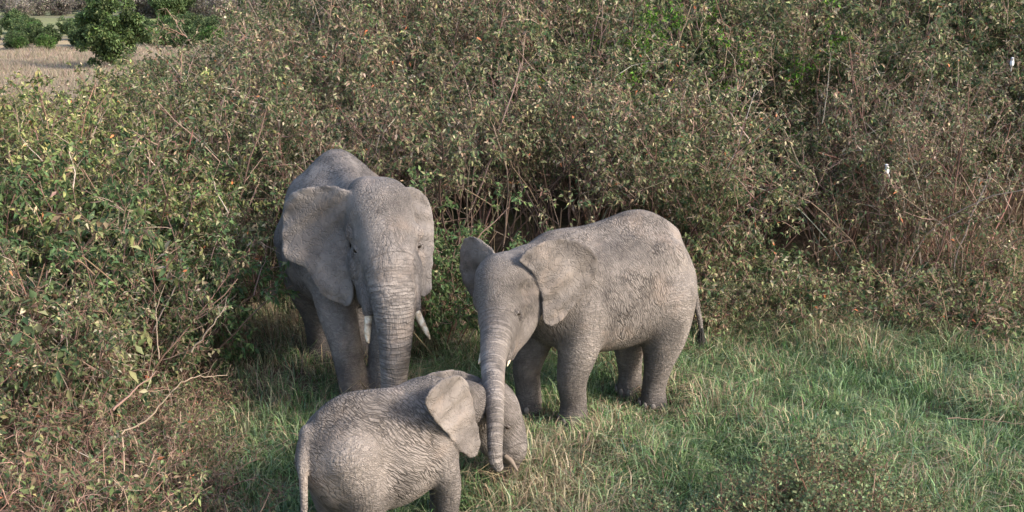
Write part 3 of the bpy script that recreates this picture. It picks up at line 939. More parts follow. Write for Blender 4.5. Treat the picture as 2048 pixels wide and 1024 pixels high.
def shrub_mesh(name, seed, h, spread, stems, br, tw, per, leaf, pal, t_leaf=0.4, bark=BARK, fine=False, wander=0.13, arch=-0.03, drop=0.35, thick=0.013, keep=1.0):
    """a many-stemmed bush of height h: returns (stem mesh, foliage mesh)"""
    r = np.random.default_rng(seed)
    an = r.uniform(0, 2 * math.pi, stems)
    rad = np.sqrt(r.uniform(0, 1, stems))
    P = np.stack([np.cos(an) * rad * 0.16 * spread, np.sin(an) * rad * 0.16 * spread, np.full(stems, -0.08)], -1)
    D = np.stack([np.cos(an) * rad * spread / h * 1.1, np.sin(an) * rad * spread / h * 1.1, np.ones(stems)], -1)
    L0 = h * r.uniform(0.75, 1.08, stems) * (1 + 0.25 * rad)
    A = grow(r, P, D, L0, 9, wander, arch * rad)
    p, d, i, t = sprout(r, A, br, t_leaf, 0.98, 0.6, 0.22)
    B = grow(r, p, d, h * r.uniform(0.14, 0.34, len(p)) * (1.15 - 0.5 * t), 5, wander * 1.3, np.full(len(p), 0.02))
    p2, d2, i2, t2 = sprout(r, B, tw, 0.25, 1.0, 0.62, 0.12)
    C = grow(r, p2, d2, r.uniform(0.10, 0.30, len(p2)) * (0.7 + 0.12 * h), 3, wander * 1.3, np.full(len(p2), -0.03))
    Vs, Qs, Cs, o = [], [], [], 0
    for ln, r0, r1, k in ((A, thick, thick * 0.4, 5), (B, thick * 0.45, thick * 0.22, 3), (C, thick * 0.24, thick * 0.13, 3)):
        R = np.linspace(r0, r1, ln.shape[1])[None] * r.uniform(0.7, 1.3, (len(ln), 1))
        V, Q = tubes(ln, R, k)
        Vs.append(V); Qs.append(Q + o); o += len(V)
        Cs.append(np.repeat(pick(r, len(ln), bark), ln.shape[1] * k, 0))
    sm = mesh('stems', np.concatenate(Vs), Q=np.concatenate(Qs), mat=M_BARK, attrs={'col': np.concatenate(Cs)})
    if per == 0:
        return sm, None
    p, d = along(r, C, per)
    pb, db = along(r, B, max(1, per // 2), 0.35)
    p, d = np.concatenate([p, pb]), np.concatenate([d, db])
    if keep < 1:
        m = r.uniform(0, 1, len(p)) < keep
        p, d = p[m], d[m]
    n = len(p)
    ld = unit(d * 0.5 + r.normal(0, 0.55, (n, 3)) + np.array([0, 0, -drop]))
    ll = leaf[0] * r.uniform(0.6, 1.25, n)
    V, T, Cc = leaves(r, p, ld, ll, ll * leaf[1] * r.uniform(0.8, 1.2, n), pick(r, n, pal), fine)
    return sm, mesh('foliage', V, T=T, mat=M_LEAF, attrs={'col': Cc})


def place(name, meshes, loc, rz, sc, label, cat, group=None, parts=('stems', 'foliage')):
    o = empty(name, loc, rz, sc)
    for pn, me in zip(parts, meshes):
        if me is not None:
            c = obj(pn, me, o)
            if pn in ('foliage', 'crown', 'leaves'):
                c['kind'] = 'stuff'
    return tag(o, label, cat, group)


def on_ground(x, y, dz=-0.03):
    return (x, y, float(ground_z(x, y)) + dz)


def hits_elephant(x, y, m):
    for (ox, oy), (fx, fy), a0, a1, w in (((-1.88, 13.95), (0.287, -0.958), -1.5, 2.2, 0.85), ((0.96, 13.1), (-0.866, -0.5), -1.35, 2.2, 0.65), ((-1.05, 10.05), (0.864, 0.504), -0.95, 1.5, 0.5)):
        dx, dy = x - ox, y - oy
        s, l = dx * fx + dy * fy, -dx * fy + dy * fx
        if a0 - m < s < a1 + m and abs(l) < w + m:
            return True
    return False


# kinds of bush: height about 1 unit of their own size in metres
KIND = {
    'tall_olive': [shrub_mesh('s', 11 + i, 3.4, 1.5, 14, 11, 5, 14, (0.082, 0.4), OLIVE, 0.42, thick=0.011) for i in range(4)],
    'tall_brown': [shrub_mesh('s', 21 + i, 3.4, 1.5, 16, 10, 5, 10, (0.078, 0.4), BROWNISH, 0.4, thick=0.011) for i in range(3)],
    'tall_twiggy': [shrub_mesh('s', 31 + i, 3.2, 1.4, 24, 9, 5, 6, (0.075, 0.42), BROWNISH, 0.36, keep=0.8, thick=0.015) for i in range(2)],
    'mid_yellow': [shrub_mesh('s', 41 + i, 2.2, 1.1, 15, 9, 5, 11, (0.07, 0.4), YELLOW, 0.3) for i in range(3)],
    'mid_olive': [shrub_mesh('s', 51 + i, 2.2, 1.15, 18, 9, 5, 8, (0.066, 0.42), OLIVE, 0.22) for i in range(3)],
    'mid_green': [shrub_mesh('s', 61 + i, 1.9, 0.9, 13, 8, 4, 10, (0.076, 0.46), GREEN, 0.15, fine=True) for i in range(3)],
    'low_mixed': [shrub_mesh('s', 71 + i, 1.25, 0.95, 14, 7, 4, 5, (0.08, 0.45), OLIVE, 0.2, BARE, True, 0.2, -0.05, thick=0.009, keep=0.8) for i in range(3)],
    'bare': [shrub_mesh('s', 81 + i, 1.0, 1.25, 34, 7, 4, 2, (0.07, 0.42), OLIVE[:3] + OLIVE[4:], 0.12, BARE, True, 0.24, -0.16, thick=0.0095, keep=0.75) for i in range(3)],
    'hollow_stems': [shrub_mesh('s', 131 + i, 3.2, 1.1, 26, 7, 4, 8, (0.075, 0.42), BROWNISH, 0.62, [(3, (0.1, 0.07, 0.055)), (2, (0.14, 0.1, 0.078))], thick=0.015) for i in range(2)],
    'vivid': [shrub_mesh('s', 91, 3.6, 1.2, 12, 12, 6, 9, (0.08, 0.4), VIVID, 0.5)],
    'tiny_leaf': [shrub_mesh('s', 101 + i, 0.75, 0.62, 26, 8, 3, 8, (0.03, 0.7), GREYISH, 0.12, [(2, (0.17, 0.09, 0.06)), (1, (0.24, 0.15, 0.1))], False, 0.12, -0.02, 0.0, 0.0055) for i in range(2)],
    'herb': [shrub_mesh('s', 111 + i, 0.5, 0.4, 9, 6, 3, 5, (0.05, 0.55), GREEN[:3] + [(20, (0.16, 0.2, 0.09))], 0.15, fine=True, thick=0.005) for i in range(2)],
}
count = {}


def bush(kind, name, x, y, sc, label, cat='bush', group=None, zs=1.0):
    i = count.get(kind, 0)
    count[kind] = i + 1
    k = KIND[kind]
    return place(name, k[i % len(k)], on_ground(x, y), float(rng.uniform(0, 6.28)), (sc, sc, sc * zs), label, cat, group)


def X_at(px, Y):
    return (px - CX) / F * Y / 0.95


def top_limit(px, Y):
    """how high a crown may reach at column px so that the far field stays in view"""
    lim = np.interp(px, [-200, 60, 160, 230, 330, 430, 520, 640, 760], [192, 188, 200, 158, 138, 104, 66, 0, -240])
    return float(at(px, lim, Y)[2])


def column(px):
    for lim, w in ((90, 'at the left picture edge'), (300, 'well left of the largest elephant'), (560, 'just left of the largest elephant'), (720, 'above the back of the largest elephant'), (880, 'above the head of the largest elephant'),
                   (1080, 'above the gap between the larger elephants'), (1250, "above the middle elephant's shoulders"), (1400, "above the middle elephant's rump"),
                   (1560, 'right of the elephants'), (1720, 'left of the lower white bird'), (1850, 'around the lower white bird'), (2048, 'towards the right picture edge')):
        if px < lim:
            return w
    return 'past the right picture edge'


def rank(y):
    for lim, w in ((18.6, 'foremost in the thicket'), (20.2, 'second rank of the thicket'), (22, 'third rank of the thicket'), (24, 'mid thicket'), (26.5, 'upper thicket'), (29.5, 'high in the thicket')):
        if y < lim:
            return w
    return 'topmost in the thicket'


# ---- tall thicket behind the elephants
r_ = np.random.default_rng(99)
gx, step = [], 1.45
for row, Y in enumerate(np.arange(17.6, 33.5, 1.5)):
    half = Y * 0.45 + 1.5
    for X in np.arange(-half, half, step + 0.02 * (Y - 17)):
        x, y = X + r_.uniform(-0.5, 0.5), Y + r_.uniform(-0.55, 0.55)
        px = CX + x / y * F * 0.97
        zt = top_limit(px, y) - float(ground_z(x, y))
        want = r_.uniform(3.1, 4.3)
        front = y < 19.6
        if front:
            want = r_.uniform(2.8, 3.5)
        if px > 700 and y > 22:
            want = r_.uniform(3.6, 4.6)
        h = min(want, zt * r_.uniform(0.88, 1.0))
        if h < 1.5 or (abs(x - 7.7) < 1.1 and abs(y - 18.0) < 1.0) or (1240 < px < 1480 and 20.2 < y < 22.6):
            continue
        u = r_.uniform()
        if px < 420:
            kind = 'mid_yellow' if u < 0.5 else 'mid_olive'
        elif front:
            kind = 'tall_twiggy' if u < 0.5 else ('tall_olive' if u < 0.8 else 'tall_brown')
        else:
            kind = 'tall_olive' if u < 0.6 else ('tall_brown' if u < 0.94 else 'tall_twiggy')
        if 640 < px < 1000 and not front and 0.2 < u < 0.65:
            kind = 'tall_brown'
        if 870 < px < 1260 and y < 20.4:
            if y > 19.3:
                continue
            kind = 'hollow_stems'
        base = {'tall': 3.55, 'mid_': 2.35, 'holl': 3.4}[kind[:4]]
        big = ('tall' if h > 3.7 else 'shorter') if kind[:4] in ('tall', 'holl') else ('large' if h > 2.4 else 'small')
        look = {'mid_yellow': 'yellowish leafy bush', 'mid_olive': 'olive leaved bush', 'tall_olive': 'olive leaved shrub', 'tall_brown': 'browning shrub', 'tall_twiggy': 'bare stemmed shrub', 'hollow_stems': 'dark stemmed shrub'}[kind]
        lab = big + ' ' + look + ' ' + rank(y) + ', ' + column(px)
        bush(kind, 'thicket_shrub', x, y, h / base, lab, 'shrub', 'bushes below the straw field' if kind[:4] == 'mid_' else 'shrubs of the tall thicket')

# ---- bushes on the left, from behind the cow to the near corner
for Y in np.arange(12.9, 17.3, 1.05):
    for px in np.arange(-160, 560, 1.05 / Y * F * 0.95):
        y = Y + r_.uniform(-0.4, 0.4)
        p = px + r_.uniform(-60, 60)
        x = X_at(p, y)
        lim = np.interp(y, [10, 12, 13.5, 15.5, 18], [380, 410, 425, 470, 640])
        if p > lim or hits_elephant(x, y, 0.5):
            continue
        zt = top_limit(p, y)
        h = np.interp(y, [10, 13, 17], [1.25, 1.9, 2.55]) * r_.uniform(0.85, 1.2)
        h = min(h, zt)
        u = r_.uniform()
        if y > 14.5:
            kind = 'mid_yellow' if u < 0.45 else ('mid_olive' if u < 0.8 else 'mid_green')
        elif p > 250:
            kind = 'mid_green' if u < 0.6 else 'mid_olive'
        else:
            kind = 'mid_olive' if u < 0.45 else ('mid_yellow' if u < 0.7 else 'low_mixed')
        base = {'mid_yellow': 2.35, 'mid_olive': 2.35, 'mid_green': 2.05, 'low_mixed': 1.3}[kind]
        look = {'mid_yellow': 'yellow green bush', 'mid_olive': 'dull olive bush', 'mid_green': 'fresh green bush', 'low_mixed': 'straggling twiggy bush'}[kind]
        lab = ('taller ' if h > 2.1 else 'low ' if h < 1.7 else '') + look + (' in front, ' if y < 14 else ' half way back, ' if y < 15.6 else ' at the back, ') + column(p)
        bush(kind, 'bush', x, y, h / base, lab, 'bush', 'bushes beside the largest elephant')

def near_label(what, p, y):
    d = 'along the bottom edge' if y < 8.6 else 'in the near left brush' if y < 9.8 else 'amid the left brush' if y < 11.2 else 'at its far side'
    return what + ' ' + d + ', ' + ('at the picture corner' if p < 90 else 'left of the pink branch' if p < 230 else 'by the bent branch' if p < 400 else 'beside the calf')


# ---- low straggling growth and bare brush in the near left corner
for Y in np.arange(7.6, 13.0, 0.6):
    for px in np.arange(-200, 480, 0.62 / Y * F * 0.95):
        y, p = Y + r_.uniform(-0.25, 0.25), px + r_.uniform(-50, 50)
        x = X_at(p, y)
        if p > np.interp(y, [7.6, 9, 10.4, 12, 13], [520, 520, 490, 460, 420]) or hits_elephant(x, y, 0.35):
            continue
        h = float(np.interp(p, [0, 300, 520], [1.1, 0.85, 0.5])) * r_.uniform(0.8, 1.2)
        if p < 150 and y > 9.6 and r_.uniform() < 0.35:
            bush('mid_olive', 'leafy_bush', x, y, r_.uniform(0.42, 0.6), near_label('leafy olive bush', p, y), 'bush', 'leafy bushes by the picture edge')
        elif r_.uniform() < 0.86:
            bush('bare', 'dry_brush', x, y, h / 1.0, near_label('tangle of bare reddish twigs', p, y), 'brush', 'dry brush in the near corner')
        else:
            bush('low_mixed', 'low_bush', x, y, h / 1.15, near_label('straggling leafy bush with pale twigs', p, y), 'bush', 'low bushes in the near corner')

# ---- single bushes with a place of their own
bush('mid_green', 'green_bush', X_at(895, 15.1), 15.1, 0.92, 'fresh green bush between the two larger elephants', zs=1.05)
bush('mid_green', 'green_bush', X_at(850, 16.2), 16.2, 1.0, 'green bush just behind the largest elephant', zs=1.0)
bush('mid_olive', 'green_bush', X_at(1440, 15.6), 15.6, 0.42, 'little bush beside the tail of the middle sized elephant')
bush('mid_green', 'green_bush', X_at(1500, 17.0), 17.0, 0.6, 'small green bush at the thicket foot right of the elephants')
bush('tall_olive', 'thicket_shrub', X_at(1868, 20.6), 20.6, 1.0, 'olive leaved shrub in the dark hollow left of the higher white bird', 'shrub')
bush('vivid', 'bright_shrub', X_at(1300, 21.6), 21.6, 0.92, 'vivid green shrub in the upper thicket, the left one of two', 'shrub', 'vivid green shrubs')
bush('vivid', 'bright_shrub', X_at(1420, 21.9), 21.9, 1.02, 'vivid green shrub in the upper thicket, the right one of two', 'shrub', 'vivid green shrubs')
for px, Y, sc in ((865, 9.35, 1.0), (1000, 9.5, 0.7), (1110, 9.15, 0.75), (960, 9.0, 0.8), (1040, 9.0, 0.6)):
    bush('herb', 'herb', X_at(px, Y), Y, sc, 'green herb beside the foreleg of the calf' if px == 865 else 'small green herb in front of the calf', 'herb', None if px == 865 else 'herbs in front of the calf')
for px, Y, sc in ((1480, 9.7, 1.0), (1560, 9.4, 1.15), (1650, 9.8, 1.25), (1740, 9.5, 1.1), (1600, 8.9, 1.0), (1700, 9.0, 1.1), (1500, 9.0, 0.9), (1800, 9.1, 0.9), (1900, 8.8, 0.8), (1420, 9.1, 0.8), (1330, 9.0, 0.65), (1980, 9.2, 0.75), (1850, 9.9, 0.7), (1690, 10.3, 0.9), (1590, 10.2, 0.9)):
    bush('tiny_leaf', 'small_leaved_shrub', X_at(px, Y), Y, sc * 1.08, ('tall' if sc > 1.05 else 'low') + ' wiry shrub with tiny leaves in the ' + ('nearest' if Y < 9.2 else 'near') + ' grass, ' + ('below the middle sized elephant' if px < 1440 else 'left of the clump' if px < 1570 else 'in the middle of the clump' if px < 1720 else 'right of the clump' if px < 1870 else 'by the right picture edge'), 'shrub', 'wiry shrubs in the near grass')
def foot(px):
    return 'near the tail of the middle sized elephant' if px < 1500 else 'right of the elephants' if px < 1640 else 'left of the leaning stick' if px < 1780 else 'round the leaning stick' if px < 1920 else 'by the bare earth bank'


# brush along the foot of the thicket on the right
for k in range(46):
    px, Y = r_.uniform(1395, 2120), r_.uniform(15.7, 18.0)
    u = r_.uniform()
    if u < 0.66:
        bush('bare', 'dry_brush', X_at(px, Y), Y, r_.uniform(0.6, 1.05), 'dead brown brush ' + ('before' if Y < 16.8 else 'at') + ' the thicket foot, ' + foot(px), 'brush', 'dead brush along the thicket foot')
    else:
        bush('low_mixed', 'low_bush', X_at(px, Y), Y, r_.uniform(0.5, 1.0), 'low leafy bush ' + ('before' if Y < 16.8 else 'at') + ' the thicket foot, ' + foot(px), 'bush', 'low growth along the thicket foot')
for k in range(9):
    px, Y = r_.uniform(870, 1330), r_.uniform(15.4, 16.8)
    bush('bare', 'dry_brush', X_at(px, Y), Y, r_.uniform(0.6, 1.0), 'brown brush under the thicket between the elephants', 'brush', 'brush under the thicket between the elephants')

# ---- sticks one can pick out
def stick(pts, r0, label, colr, twigs=0, seed=0):
    r0, colr = r0 * 0.72, tuple(c * 0.6 for c in colr)
    P = catmull(np.array([at(*p) for p in pts]), 6)
    r = np.random.default_rng(seed)
    P = P + r.normal(0, 0.006, P.shape)
    base = P[0].copy()
    V, Q = tubes((P - base)[None], np.linspace(r0, r0 * 0.4, len(P))[None], 6)
    c = np.tile(np.array(colr), (len(V), 1))
    o = obj('dead_branch', mesh('dead_branch', V, Q=Q, mat=M_BARK, attrs={'col': c}))
    o.location = base
    tag(o, label, 'branch')
    if twigs:
        p, d, i, t = sprout(r, (P - base)[None], twigs, 0.4, 1.0, 0.5, 0.15)
        B = grow(r, p, d, r.uniform(0.12, 0.35, len(p)), 4, 0.15, np.full(len(p), 0.0))
        for q in B:
            V, Q = tubes(q[None], np.linspace(r0 * 0.4, r0 * 0.2, len(q))[None], 4)
            obj('twig', mesh('twig', V, Q=Q, mat=M_BARK, attrs={'col': np.tile(np.array(colr), (len(V), 1))}), o)


stick([(225, 822, 10.0), (265, 785, 10.2), (312, 743, 10.4)], 0.016, 'pinkish bare branch lying in the dry brush', (0.36, 0.22, 0.17), 1, 1)
stick([(243, 868, 9.4), (300, 835, 9.5), (355, 772, 9.6), (400, 755, 9.7), (456, 751, 9.8)], 0.011, 'bent bare branch arching out of the brush towards the calf', (0.4, 0.3, 0.21), 5, 2)
stick([(381, 704, 10.6), (420, 655, 10.6), (456, 612, 10.7)], 0.012, 'short pale snapped stick in front of the green bush', (0.42, 0.33, 0.25), 3, 3)
stick([(319, 720, 10.8), (312, 630, 10.85), (329, 567, 10.9)], 0.009, 'thin upright bare stick in the green bush', (0.4, 0.3, 0.22), 2, 4)
stick([(1805, 630, 16.2), (1850, 605, 16.0), (1905, 573, 15.9)], 0.017, 'pale straight stick leaning at the thicket foot', (0.42, 0.34, 0.24), 1, 5)
stick([(1760, 610, 16.2), (1810, 570, 16.1), (1865, 515, 16.0)], 0.018, 'pale crooked branch above the leaning stick', (0.4, 0.32, 0.24), 3, 6)
stick([(1000, 420, 17.0), (920, 370, 16.7), (850, 310, 16.5), (775, 240, 16.4)], 0.016, 'long bare branch arching out of the thicket above the largest elephant', (0.26, 0.19, 0.13), 6, 7)
stick([(965, 290, 17.3), (910, 235, 17.1), (880, 190, 17.0)], 0.013, 'bare slanting branch in the middle of the thicket', (0.3, 0.2, 0.15), 3, 8)
stick([(1645, 245, 17.3), (1655, 180, 17.2), (1661, 105, 17.1)], 0.011, 'whitish bare stem standing upright in the thicket', (0.5, 0.45, 0.38), 1, 9)
stick([(1895, 836, 11.6), (1960, 838, 11.6), (2060, 852, 11.5)], 0.01, 'thin stick lying on the grass by the right picture edge', (0.3, 0.22, 0.16), 2, 10)
stick([(1990, 610, 17.2), (2005, 570, 17.2), (1995, 530, 17.2), (2010, 480, 17.3)], 0.04, 'crooked brown stem standing at the bare earth bank', (0.12, 0.08, 0.06), 3, 11)

# ------------------------------------------------------------------ grass
def build_grass():
    r = np.random.default_rng(17)
    nt = 10500
    y = 7.0 + (r.uniform(0, 1, nt * 3) ** 0.8) * 12.0
    x = r.uniform(-1, 1, nt * 3) * (y * 0.46 + 0.6)
    pxl = CX + x / y * F * 0.96
    pylev = np.interp(y, [7, 19], [1, 0])
    clear = (pxl > np.interp(y, [8, 10, 13, 15], [330, 430, 560, 900])) & (y < 16.6)
    keep = clear | (r.uniform(0, 1, len(x)) < 0.3)
    x, y, clear, pxl = x[keep][:nt], y[keep][:nt], clear[keep][:nt], pxl[keep][:nt]
    n = len(x)
    nz = np.sin(x * 1.7 + 1) * np.sin(y * 1.3) + 0.6 * np.sin(x * 3.9 + y * 2.2 + 2)
    # straw near the feet, green in the open
    dry = 0.17 + 0.2 * nz
    dry += 0.35 * np.exp(-((pxl - 1150) / 110) ** 2 - ((y - 11.4) / 1.3) ** 2) + 0.3 * (~clear)
    dry += 0.25 * np.exp(-((y - 15.7) / 0.9) ** 2)
    dry += 0.25 * (y < 9.2)
    hgt = 0.2 + 0.09 * nz + 0.08 * np.sin(x * 5.3 + 1.1 * y) * np.sin(y * 4.7 - x) + 0.1 * np.exp(-((pxl - 1150) / 150) ** 2 - ((y - 11.5) / 1.2) ** 2) + r.uniform(-0.05, 0.1, n)
    hgt = hgt + 0.16 * np.exp(-((y - 15.6) / 0.8) ** 2)
    for fx, fy in ((0.66, 12.62), (0.17, 13.0), (1.59, 13.2), (1.39, 13.65)):
        near = np.exp(-((x - fx) / 0.42) ** 2 - ((y - fy + 0.25) / 0.5) ** 2)
        hgt = hgt * (1 - 0.5 * near)
        dry = dry + 0.2 * near
    hgt = hgt + 0.13 * np.exp(-((pxl - 1050) / 190) ** 2 - ((y - 9.7) / 0.8) ** 2)
    dry = dry + 0.25 * np.exp(-((pxl - 1120) / 170) ** 2 - ((y - 10.0) / 1.0) ** 2)
    per = 17
    N = n * per
    i = np.repeat(np.arange(n), per)
    an = r.uniform(0, 6.28, N)
    rad = np.sqrt(r.uniform(0, 1, N)) * 0.15
    bx, by = x[i] + np.cos(an) * rad, y[i] + np.sin(an) * rad
    P0 = np.stack([bx, by, ground_z(bx, by) - 0.02], -1)
    lean = an + r.normal(0, 0.9, N)
    ln = np.clip(hgt[i], 0.08, 0.6) * r.uniform(0.55, 1.45, N)
    k = r.uniform(0.3, 1.9, N)
    hd = np.stack([np.cos(lean), np.sin(lean), np.zeros(N)], -1)
    P1 = P0 + hd * (ln * 0.25 * k)[:, None] + np.array([0, 0, 1.0]) * (ln * 0.62)[:, None]
    P2 = P1 + hd * (ln * 0.55 * k)[:, None] + np.array([0, 0, 1.0]) * (ln * (0.42 - 0.38 * k))[:, None]
    sd = np.stack([-np.sin(lean), np.cos(lean), np.zeros(N)], -1)
    tw = r.normal(0, 0.7, N)
    sd = sd * np.cos(tw)[:, None] + hd * np.sin(tw)[:, None]
    w = (r.uniform(0.003, 0.0065, N))[:, None]
    V = np.stack([P0 - sd * w, P0 + sd * w, P1 - sd * w * 0.85, P1 + sd * w * 0.85, P2], 1)
    T = np.array([[0, 1, 3], [0, 3, 2], [2, 3, 4]])
    T = (np.arange(N)[:, None, None] * 5 + T).reshape(-1, 3)
    g = pick(r, N, [(3, (0.085, 0.165, 0.045)), (4, (0.15, 0.24, 0.085)), (4, (0.235, 0.305, 0.15)), (2, (0.1, 0.175, 0.1))], 0.18)
    s = pick(r, N, [(4, (0.44, 0.37, 0.23)), (3, (0.34, 0.26, 0.16)), (2, (0.23, 0.15, 0.1))], 0.18)
    c = np.where((r.uniform(0, 1, N) < dry[i])[:, None], s, g)
    o = obj('grass', mesh('grass', V.reshape(-1, 3), T=T, mat=M_GRASS, attrs={'col': np.repeat(c, 5, 0)}))
    tag(o, 'green and straw coloured grass growing over the clearing', 'grass', kind='stuff')


build_grass()


def build_field():
    r = np.random.default_rng(23)
    N = 60000
    y = 42 + r.uniform(0, 1, N) * 37
    x = -y * r.uniform(0.22, 0.5, N)
    P0 = np.stack([x, y, ground_z(x, y) - 0.02], -1)
    tuft = 0.5 + 0.5 * np.sin(x * 1.3 + 2 * np.sin(y * 0.4)) * np.sin(y * 0.55 + x * 0.2)
    h = (0.1 + 0.28 * tuft) * r.uniform(0.5, 1.3, N)
    a = r.uniform(0, 6.28, N)
    P1 = P0 + np.stack([np.cos(a) * h * 0.5, np.sin(a) * h * 0.5, h], -1)
    w = np.stack([np.full(N, 0.02), np.zeros(N), np.zeros(N)], -1)
    V = np.stack([P0 - w, P0 + w, P1], 1).reshape(-1, 3)
    c = pick(r, N, [(4, (0.44, 0.35, 0.26)), (3, (0.36, 0.28, 0.2)), (1.5, (0.25, 0.2, 0.16)), (0.8, (0.22, 0.23, 0.12))], 0.2)
    o = obj('dry_grass', mesh('dry_grass', V, T=np.arange(3 * N).reshape(-1, 3), mat=M_GRASS, attrs={'col': np.repeat(c, 3, 0)}))
    tag(o, 'dry straw coloured grass of the far open field', 'grass', kind='stuff')


build_field()

# ------------------------------------------------------------------ far trees and bush land
def tree_mesh(seed, h, w, n, leaf, pal, low=0.25):
    r = np.random.default_rng(seed)
    lines, rad = [], []
    st = r.integers(2, 4)
    P = np.zeros((st, 3)); P[:, 2] = -0.3
    D = np.stack([r.normal(0, 0.25, st), r.normal(0, 0.25, st), np.ones(st)], -1)
    A = grow(r, P, D, np.full(st, h * 0.6), 6, 0.12, np.zeros(st))
    p, d, i, t = sprout(r, A, 6, 0.35, 1.0, 0.65, 0.2)
    B = grow(r, p, d, r.uniform(0.2, 0.42, len(p)) * w, 5, 0.15, np.full(len(p), 0.03))
    Va, Qa = tubes(A, np.tile(np.linspace(0.045, 0.02, 7) * h * 0.7, (st, 1)), 6)
    Vb, Qb = tubes(B, np.tile(np.linspace(0.016, 0.006, 6) * h * 0.7, (len(B), 1)), 4)
    cb = np.tile(np.array([[0.12, 0.09, 0.07]]), (len(Va) + len(Vb), 1))
    tm = mesh('trunk', np.concatenate([Va, Vb]), Q=np.concatenate([Qa, Qb + len(Va)]), mat=M_BARK, attrs={'col': cb})
    # clumps of leaves round the limb ends
    ends = np.concatenate([B[:, -1], B[:, 3], A[:, -1]])
    q = unit(r.normal(0, 1, (60, 3))) * (r.uniform(0.4, 1, (60, 1)) ** 0.5) * np.array([w * 0.5, w * 0.5, h * (1 - low) * 0.5]) + np.array([0, 0, h * (low + (1 - low) * 0.5)])
    ends = np.concatenate([ends, q])
    k = r.integers(0, len(ends), n)
    off = unit(r.normal(0, 1, (n, 3))) * (r.uniform(0, 1, (n, 1)) ** 0.5) * (0.1 * w)
    p = ends[k] + off * np.array([1, 1, 0.75])
    p[:, 2] = np.maximum(p[:, 2], 0.05)
    ld = unit(off + r.normal(0, 0.05 * w, (n, 3)))
    shade = np.exp(r.normal(0, 0.32, len(ends)))[k][:, None]
    V, T, C = leaves(r, p, ld, leaf * r.uniform(0.6, 1.3, n), leaf * 0.6 * r.uniform(0.7, 1.3, n), pick(r, n, pal) * shade)
    return tm, mesh('crown', V, T=T, mat=M_LEAF, attrs={'col': C})


TREES = [tree_mesh(201 + i, 4.2, 4.6, 5200, 0.3, p, lo) for i, (p, lo) in enumerate(((DARKG, 0.05), (DARKG[1:] + OLIVE[:1], 0.08), (DARKG, 0.12), (VIVID[:1] + DARKG[1:], 0.02)))]
GREYB = [tree_mesh(211 + i, 2.6, 3.6, 2600, 0.22, [(4, (0.17, 0.145, 0.125)), (2, (0.22, 0.19, 0.16)), (1, (0.12, 0.13, 0.07))], 0.05) for i in range(3)]
TALL = tree_mesh(221, 6.6, 4.6, 16000, 0.24, DARKG + [(10, (0.09, 0.15, 0.03))], 0.02)


def tree(meshes, x, y, sc, label, group, name='tree'):
    place(name, meshes, on_ground(x, y, -0.1), float(rng.uniform(0, 6.28)), sc, label, 'tree', group, ('trunk', 'crown'))


tree(TALL, X_at(272, 62), 62.0, 0.66, 'tall dark tree standing at the edge of the straw field', None)
k = 0
for Y, n, s0 in ((80.5, 23, 0.36), (87, 21, 0.4), (96, 19, 0.42)):
    for px in np.linspace(-160, 620, n):
        p = px + r_.uniform(-22, 22)
        sc = s0 * r_.uniform(0.65, 1.12)
        tree(TREES[int(r_.integers(0, 4))], X_at(p, Y), Y + r_.uniform(-3, 3), sc, 'rounded green tree in the belt beyond the straw field', 'tree belt beyond the straw field')
for px, s in ((100, 0.24), (150, 0.27)):
    tree(TREES[3], X_at(px, 77), 77.0, s, 'bright green little bush at the field edge, before the trees', 'bright bushes at the field edge', 'small_tree')
for k in range(190):
    Y = 122 + 190 * r_.uniform() ** 1.3
    p = r_.uniform(-260, 680)
    if 112 < Y < 128 and r_.uniform() < 0.7:
        continue
    green = r_.uniform() < 0.16
    tree(TREES[int(r_.integers(0, 3))] if green else GREYB[k % 3], X_at(p, Y), Y, r_.uniform(0.7, 1.25) * (0.7 if green else 0.95),
         'dark green tree scattered over the far bush land' if green else 'grey leafless bush on the far plain', 'dark trees on the far plain' if green else 'grey bushes on the far plain',
         'far_tree' if green else 'grey_bush')

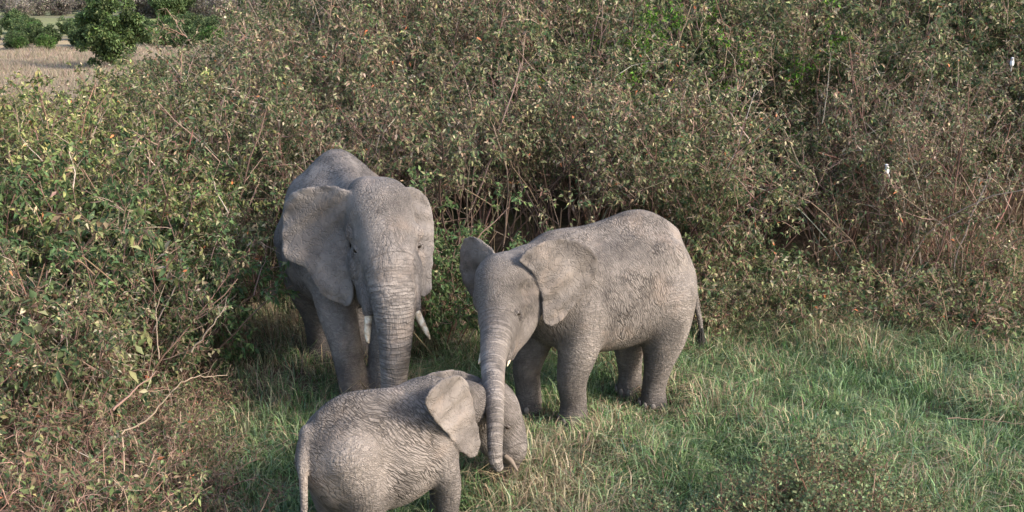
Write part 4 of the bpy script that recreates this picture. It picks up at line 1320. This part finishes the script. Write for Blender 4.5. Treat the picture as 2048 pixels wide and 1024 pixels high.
# ------------------------------------------------------------------ birds in the thicket
def bird(px, py, Y, face, label):
    p = at(px, py, Y)
    S = Solid((0, 0), (1, 0))
    S.ball((0, 0, 0.0), (0.045, 0.034, 0.062), 0.02, 'body', 0, -0.35)
    S.ball((0.025, 0, 0.068), (0.03, 0.028, 0.027), 0.02, 'head')
    S.chain([(np.array([-0.025, 0, -0.045]), 0.018), (np.array([-0.075, 0, -0.1]), 0.012), (np.array([-0.11, 0, -0.14]), 0.009)], 0.02, 'body')
    V, Q, W, arc = S.skin(0.006)
    def plain(n, c):
        m = Mat(n)
        return m.out(m.n('ShaderNodeBsdfPrincipled', {'Base Color': (*c, 1), 'Roughness': 0.8}).outputs[0])
    white = bpy.data.materials.get('white_plumage') or plain('white_plumage', (0.62, 0.6, 0.6))
    black = bpy.data.materials.get('black_plumage') or plain('black_plumage', (0.02, 0.02, 0.024))
    o = obj('bird', mesh('bird', V, Q=Q, mat=white, smooth=True))
    o.location = p
    o.rotation_euler = (0, 0, face)
    o.scale = (0.9,) * 3
    tag(o, label, 'bird', 'white birds perched in the thicket')
    # dark band through the eye, folded wing, beak, legs and the twig's grip
    t = np.linspace(-2.2, 2.2, 15)
    L = np.stack([0.025 + 0.0285 * np.cos(t), 0.0275 * np.sin(t), np.full(15, 0.073)], -1)
    V, Q = tubes(L[None], np.full((1, 15), 0.0055), 6)
    obj('eye_stripe', mesh('eye_stripe', V, Q=Q, mat=black, smooth=True), o)
    taper_tube('beak', [(np.array([0.05, 0, 0.068]), 0.007), (np.array([0.062, 0, 0.066]), 0.004), (np.array([0.072, 0, 0.062]), 0.001)], black, o, 6, 3)
    for s in (-1, 1):
        V, Q = uv_ball((-0.025, 0.031 * s, -0.012), (0.016, 0.008, 0.056), 10, 8, np.array([[0.85, 0, 0.5], [0, 1, 0], [-0.5, 0, 0.85]]))
        obj('wing', mesh('wing', V, Q=Q, mat=plain('grey_wing', (0.2, 0.19, 0.19)) if s == 0 else black if py < 200 else black, smooth=True), o)
        taper_tube('leg', [(np.array([0.005, 0.012 * s, -0.055]), 0.003), (np.array([0.01, 0.013 * s, -0.085]), 0.0025)], black, o, 5, 3)


bird(1774, 340, 16.6, -2.3, 'white bird perched low in the thicket above the leaning stick')
bird(2024, 126, 18.4, -1.9, 'white bird perched high in the thicket near the picture edge')
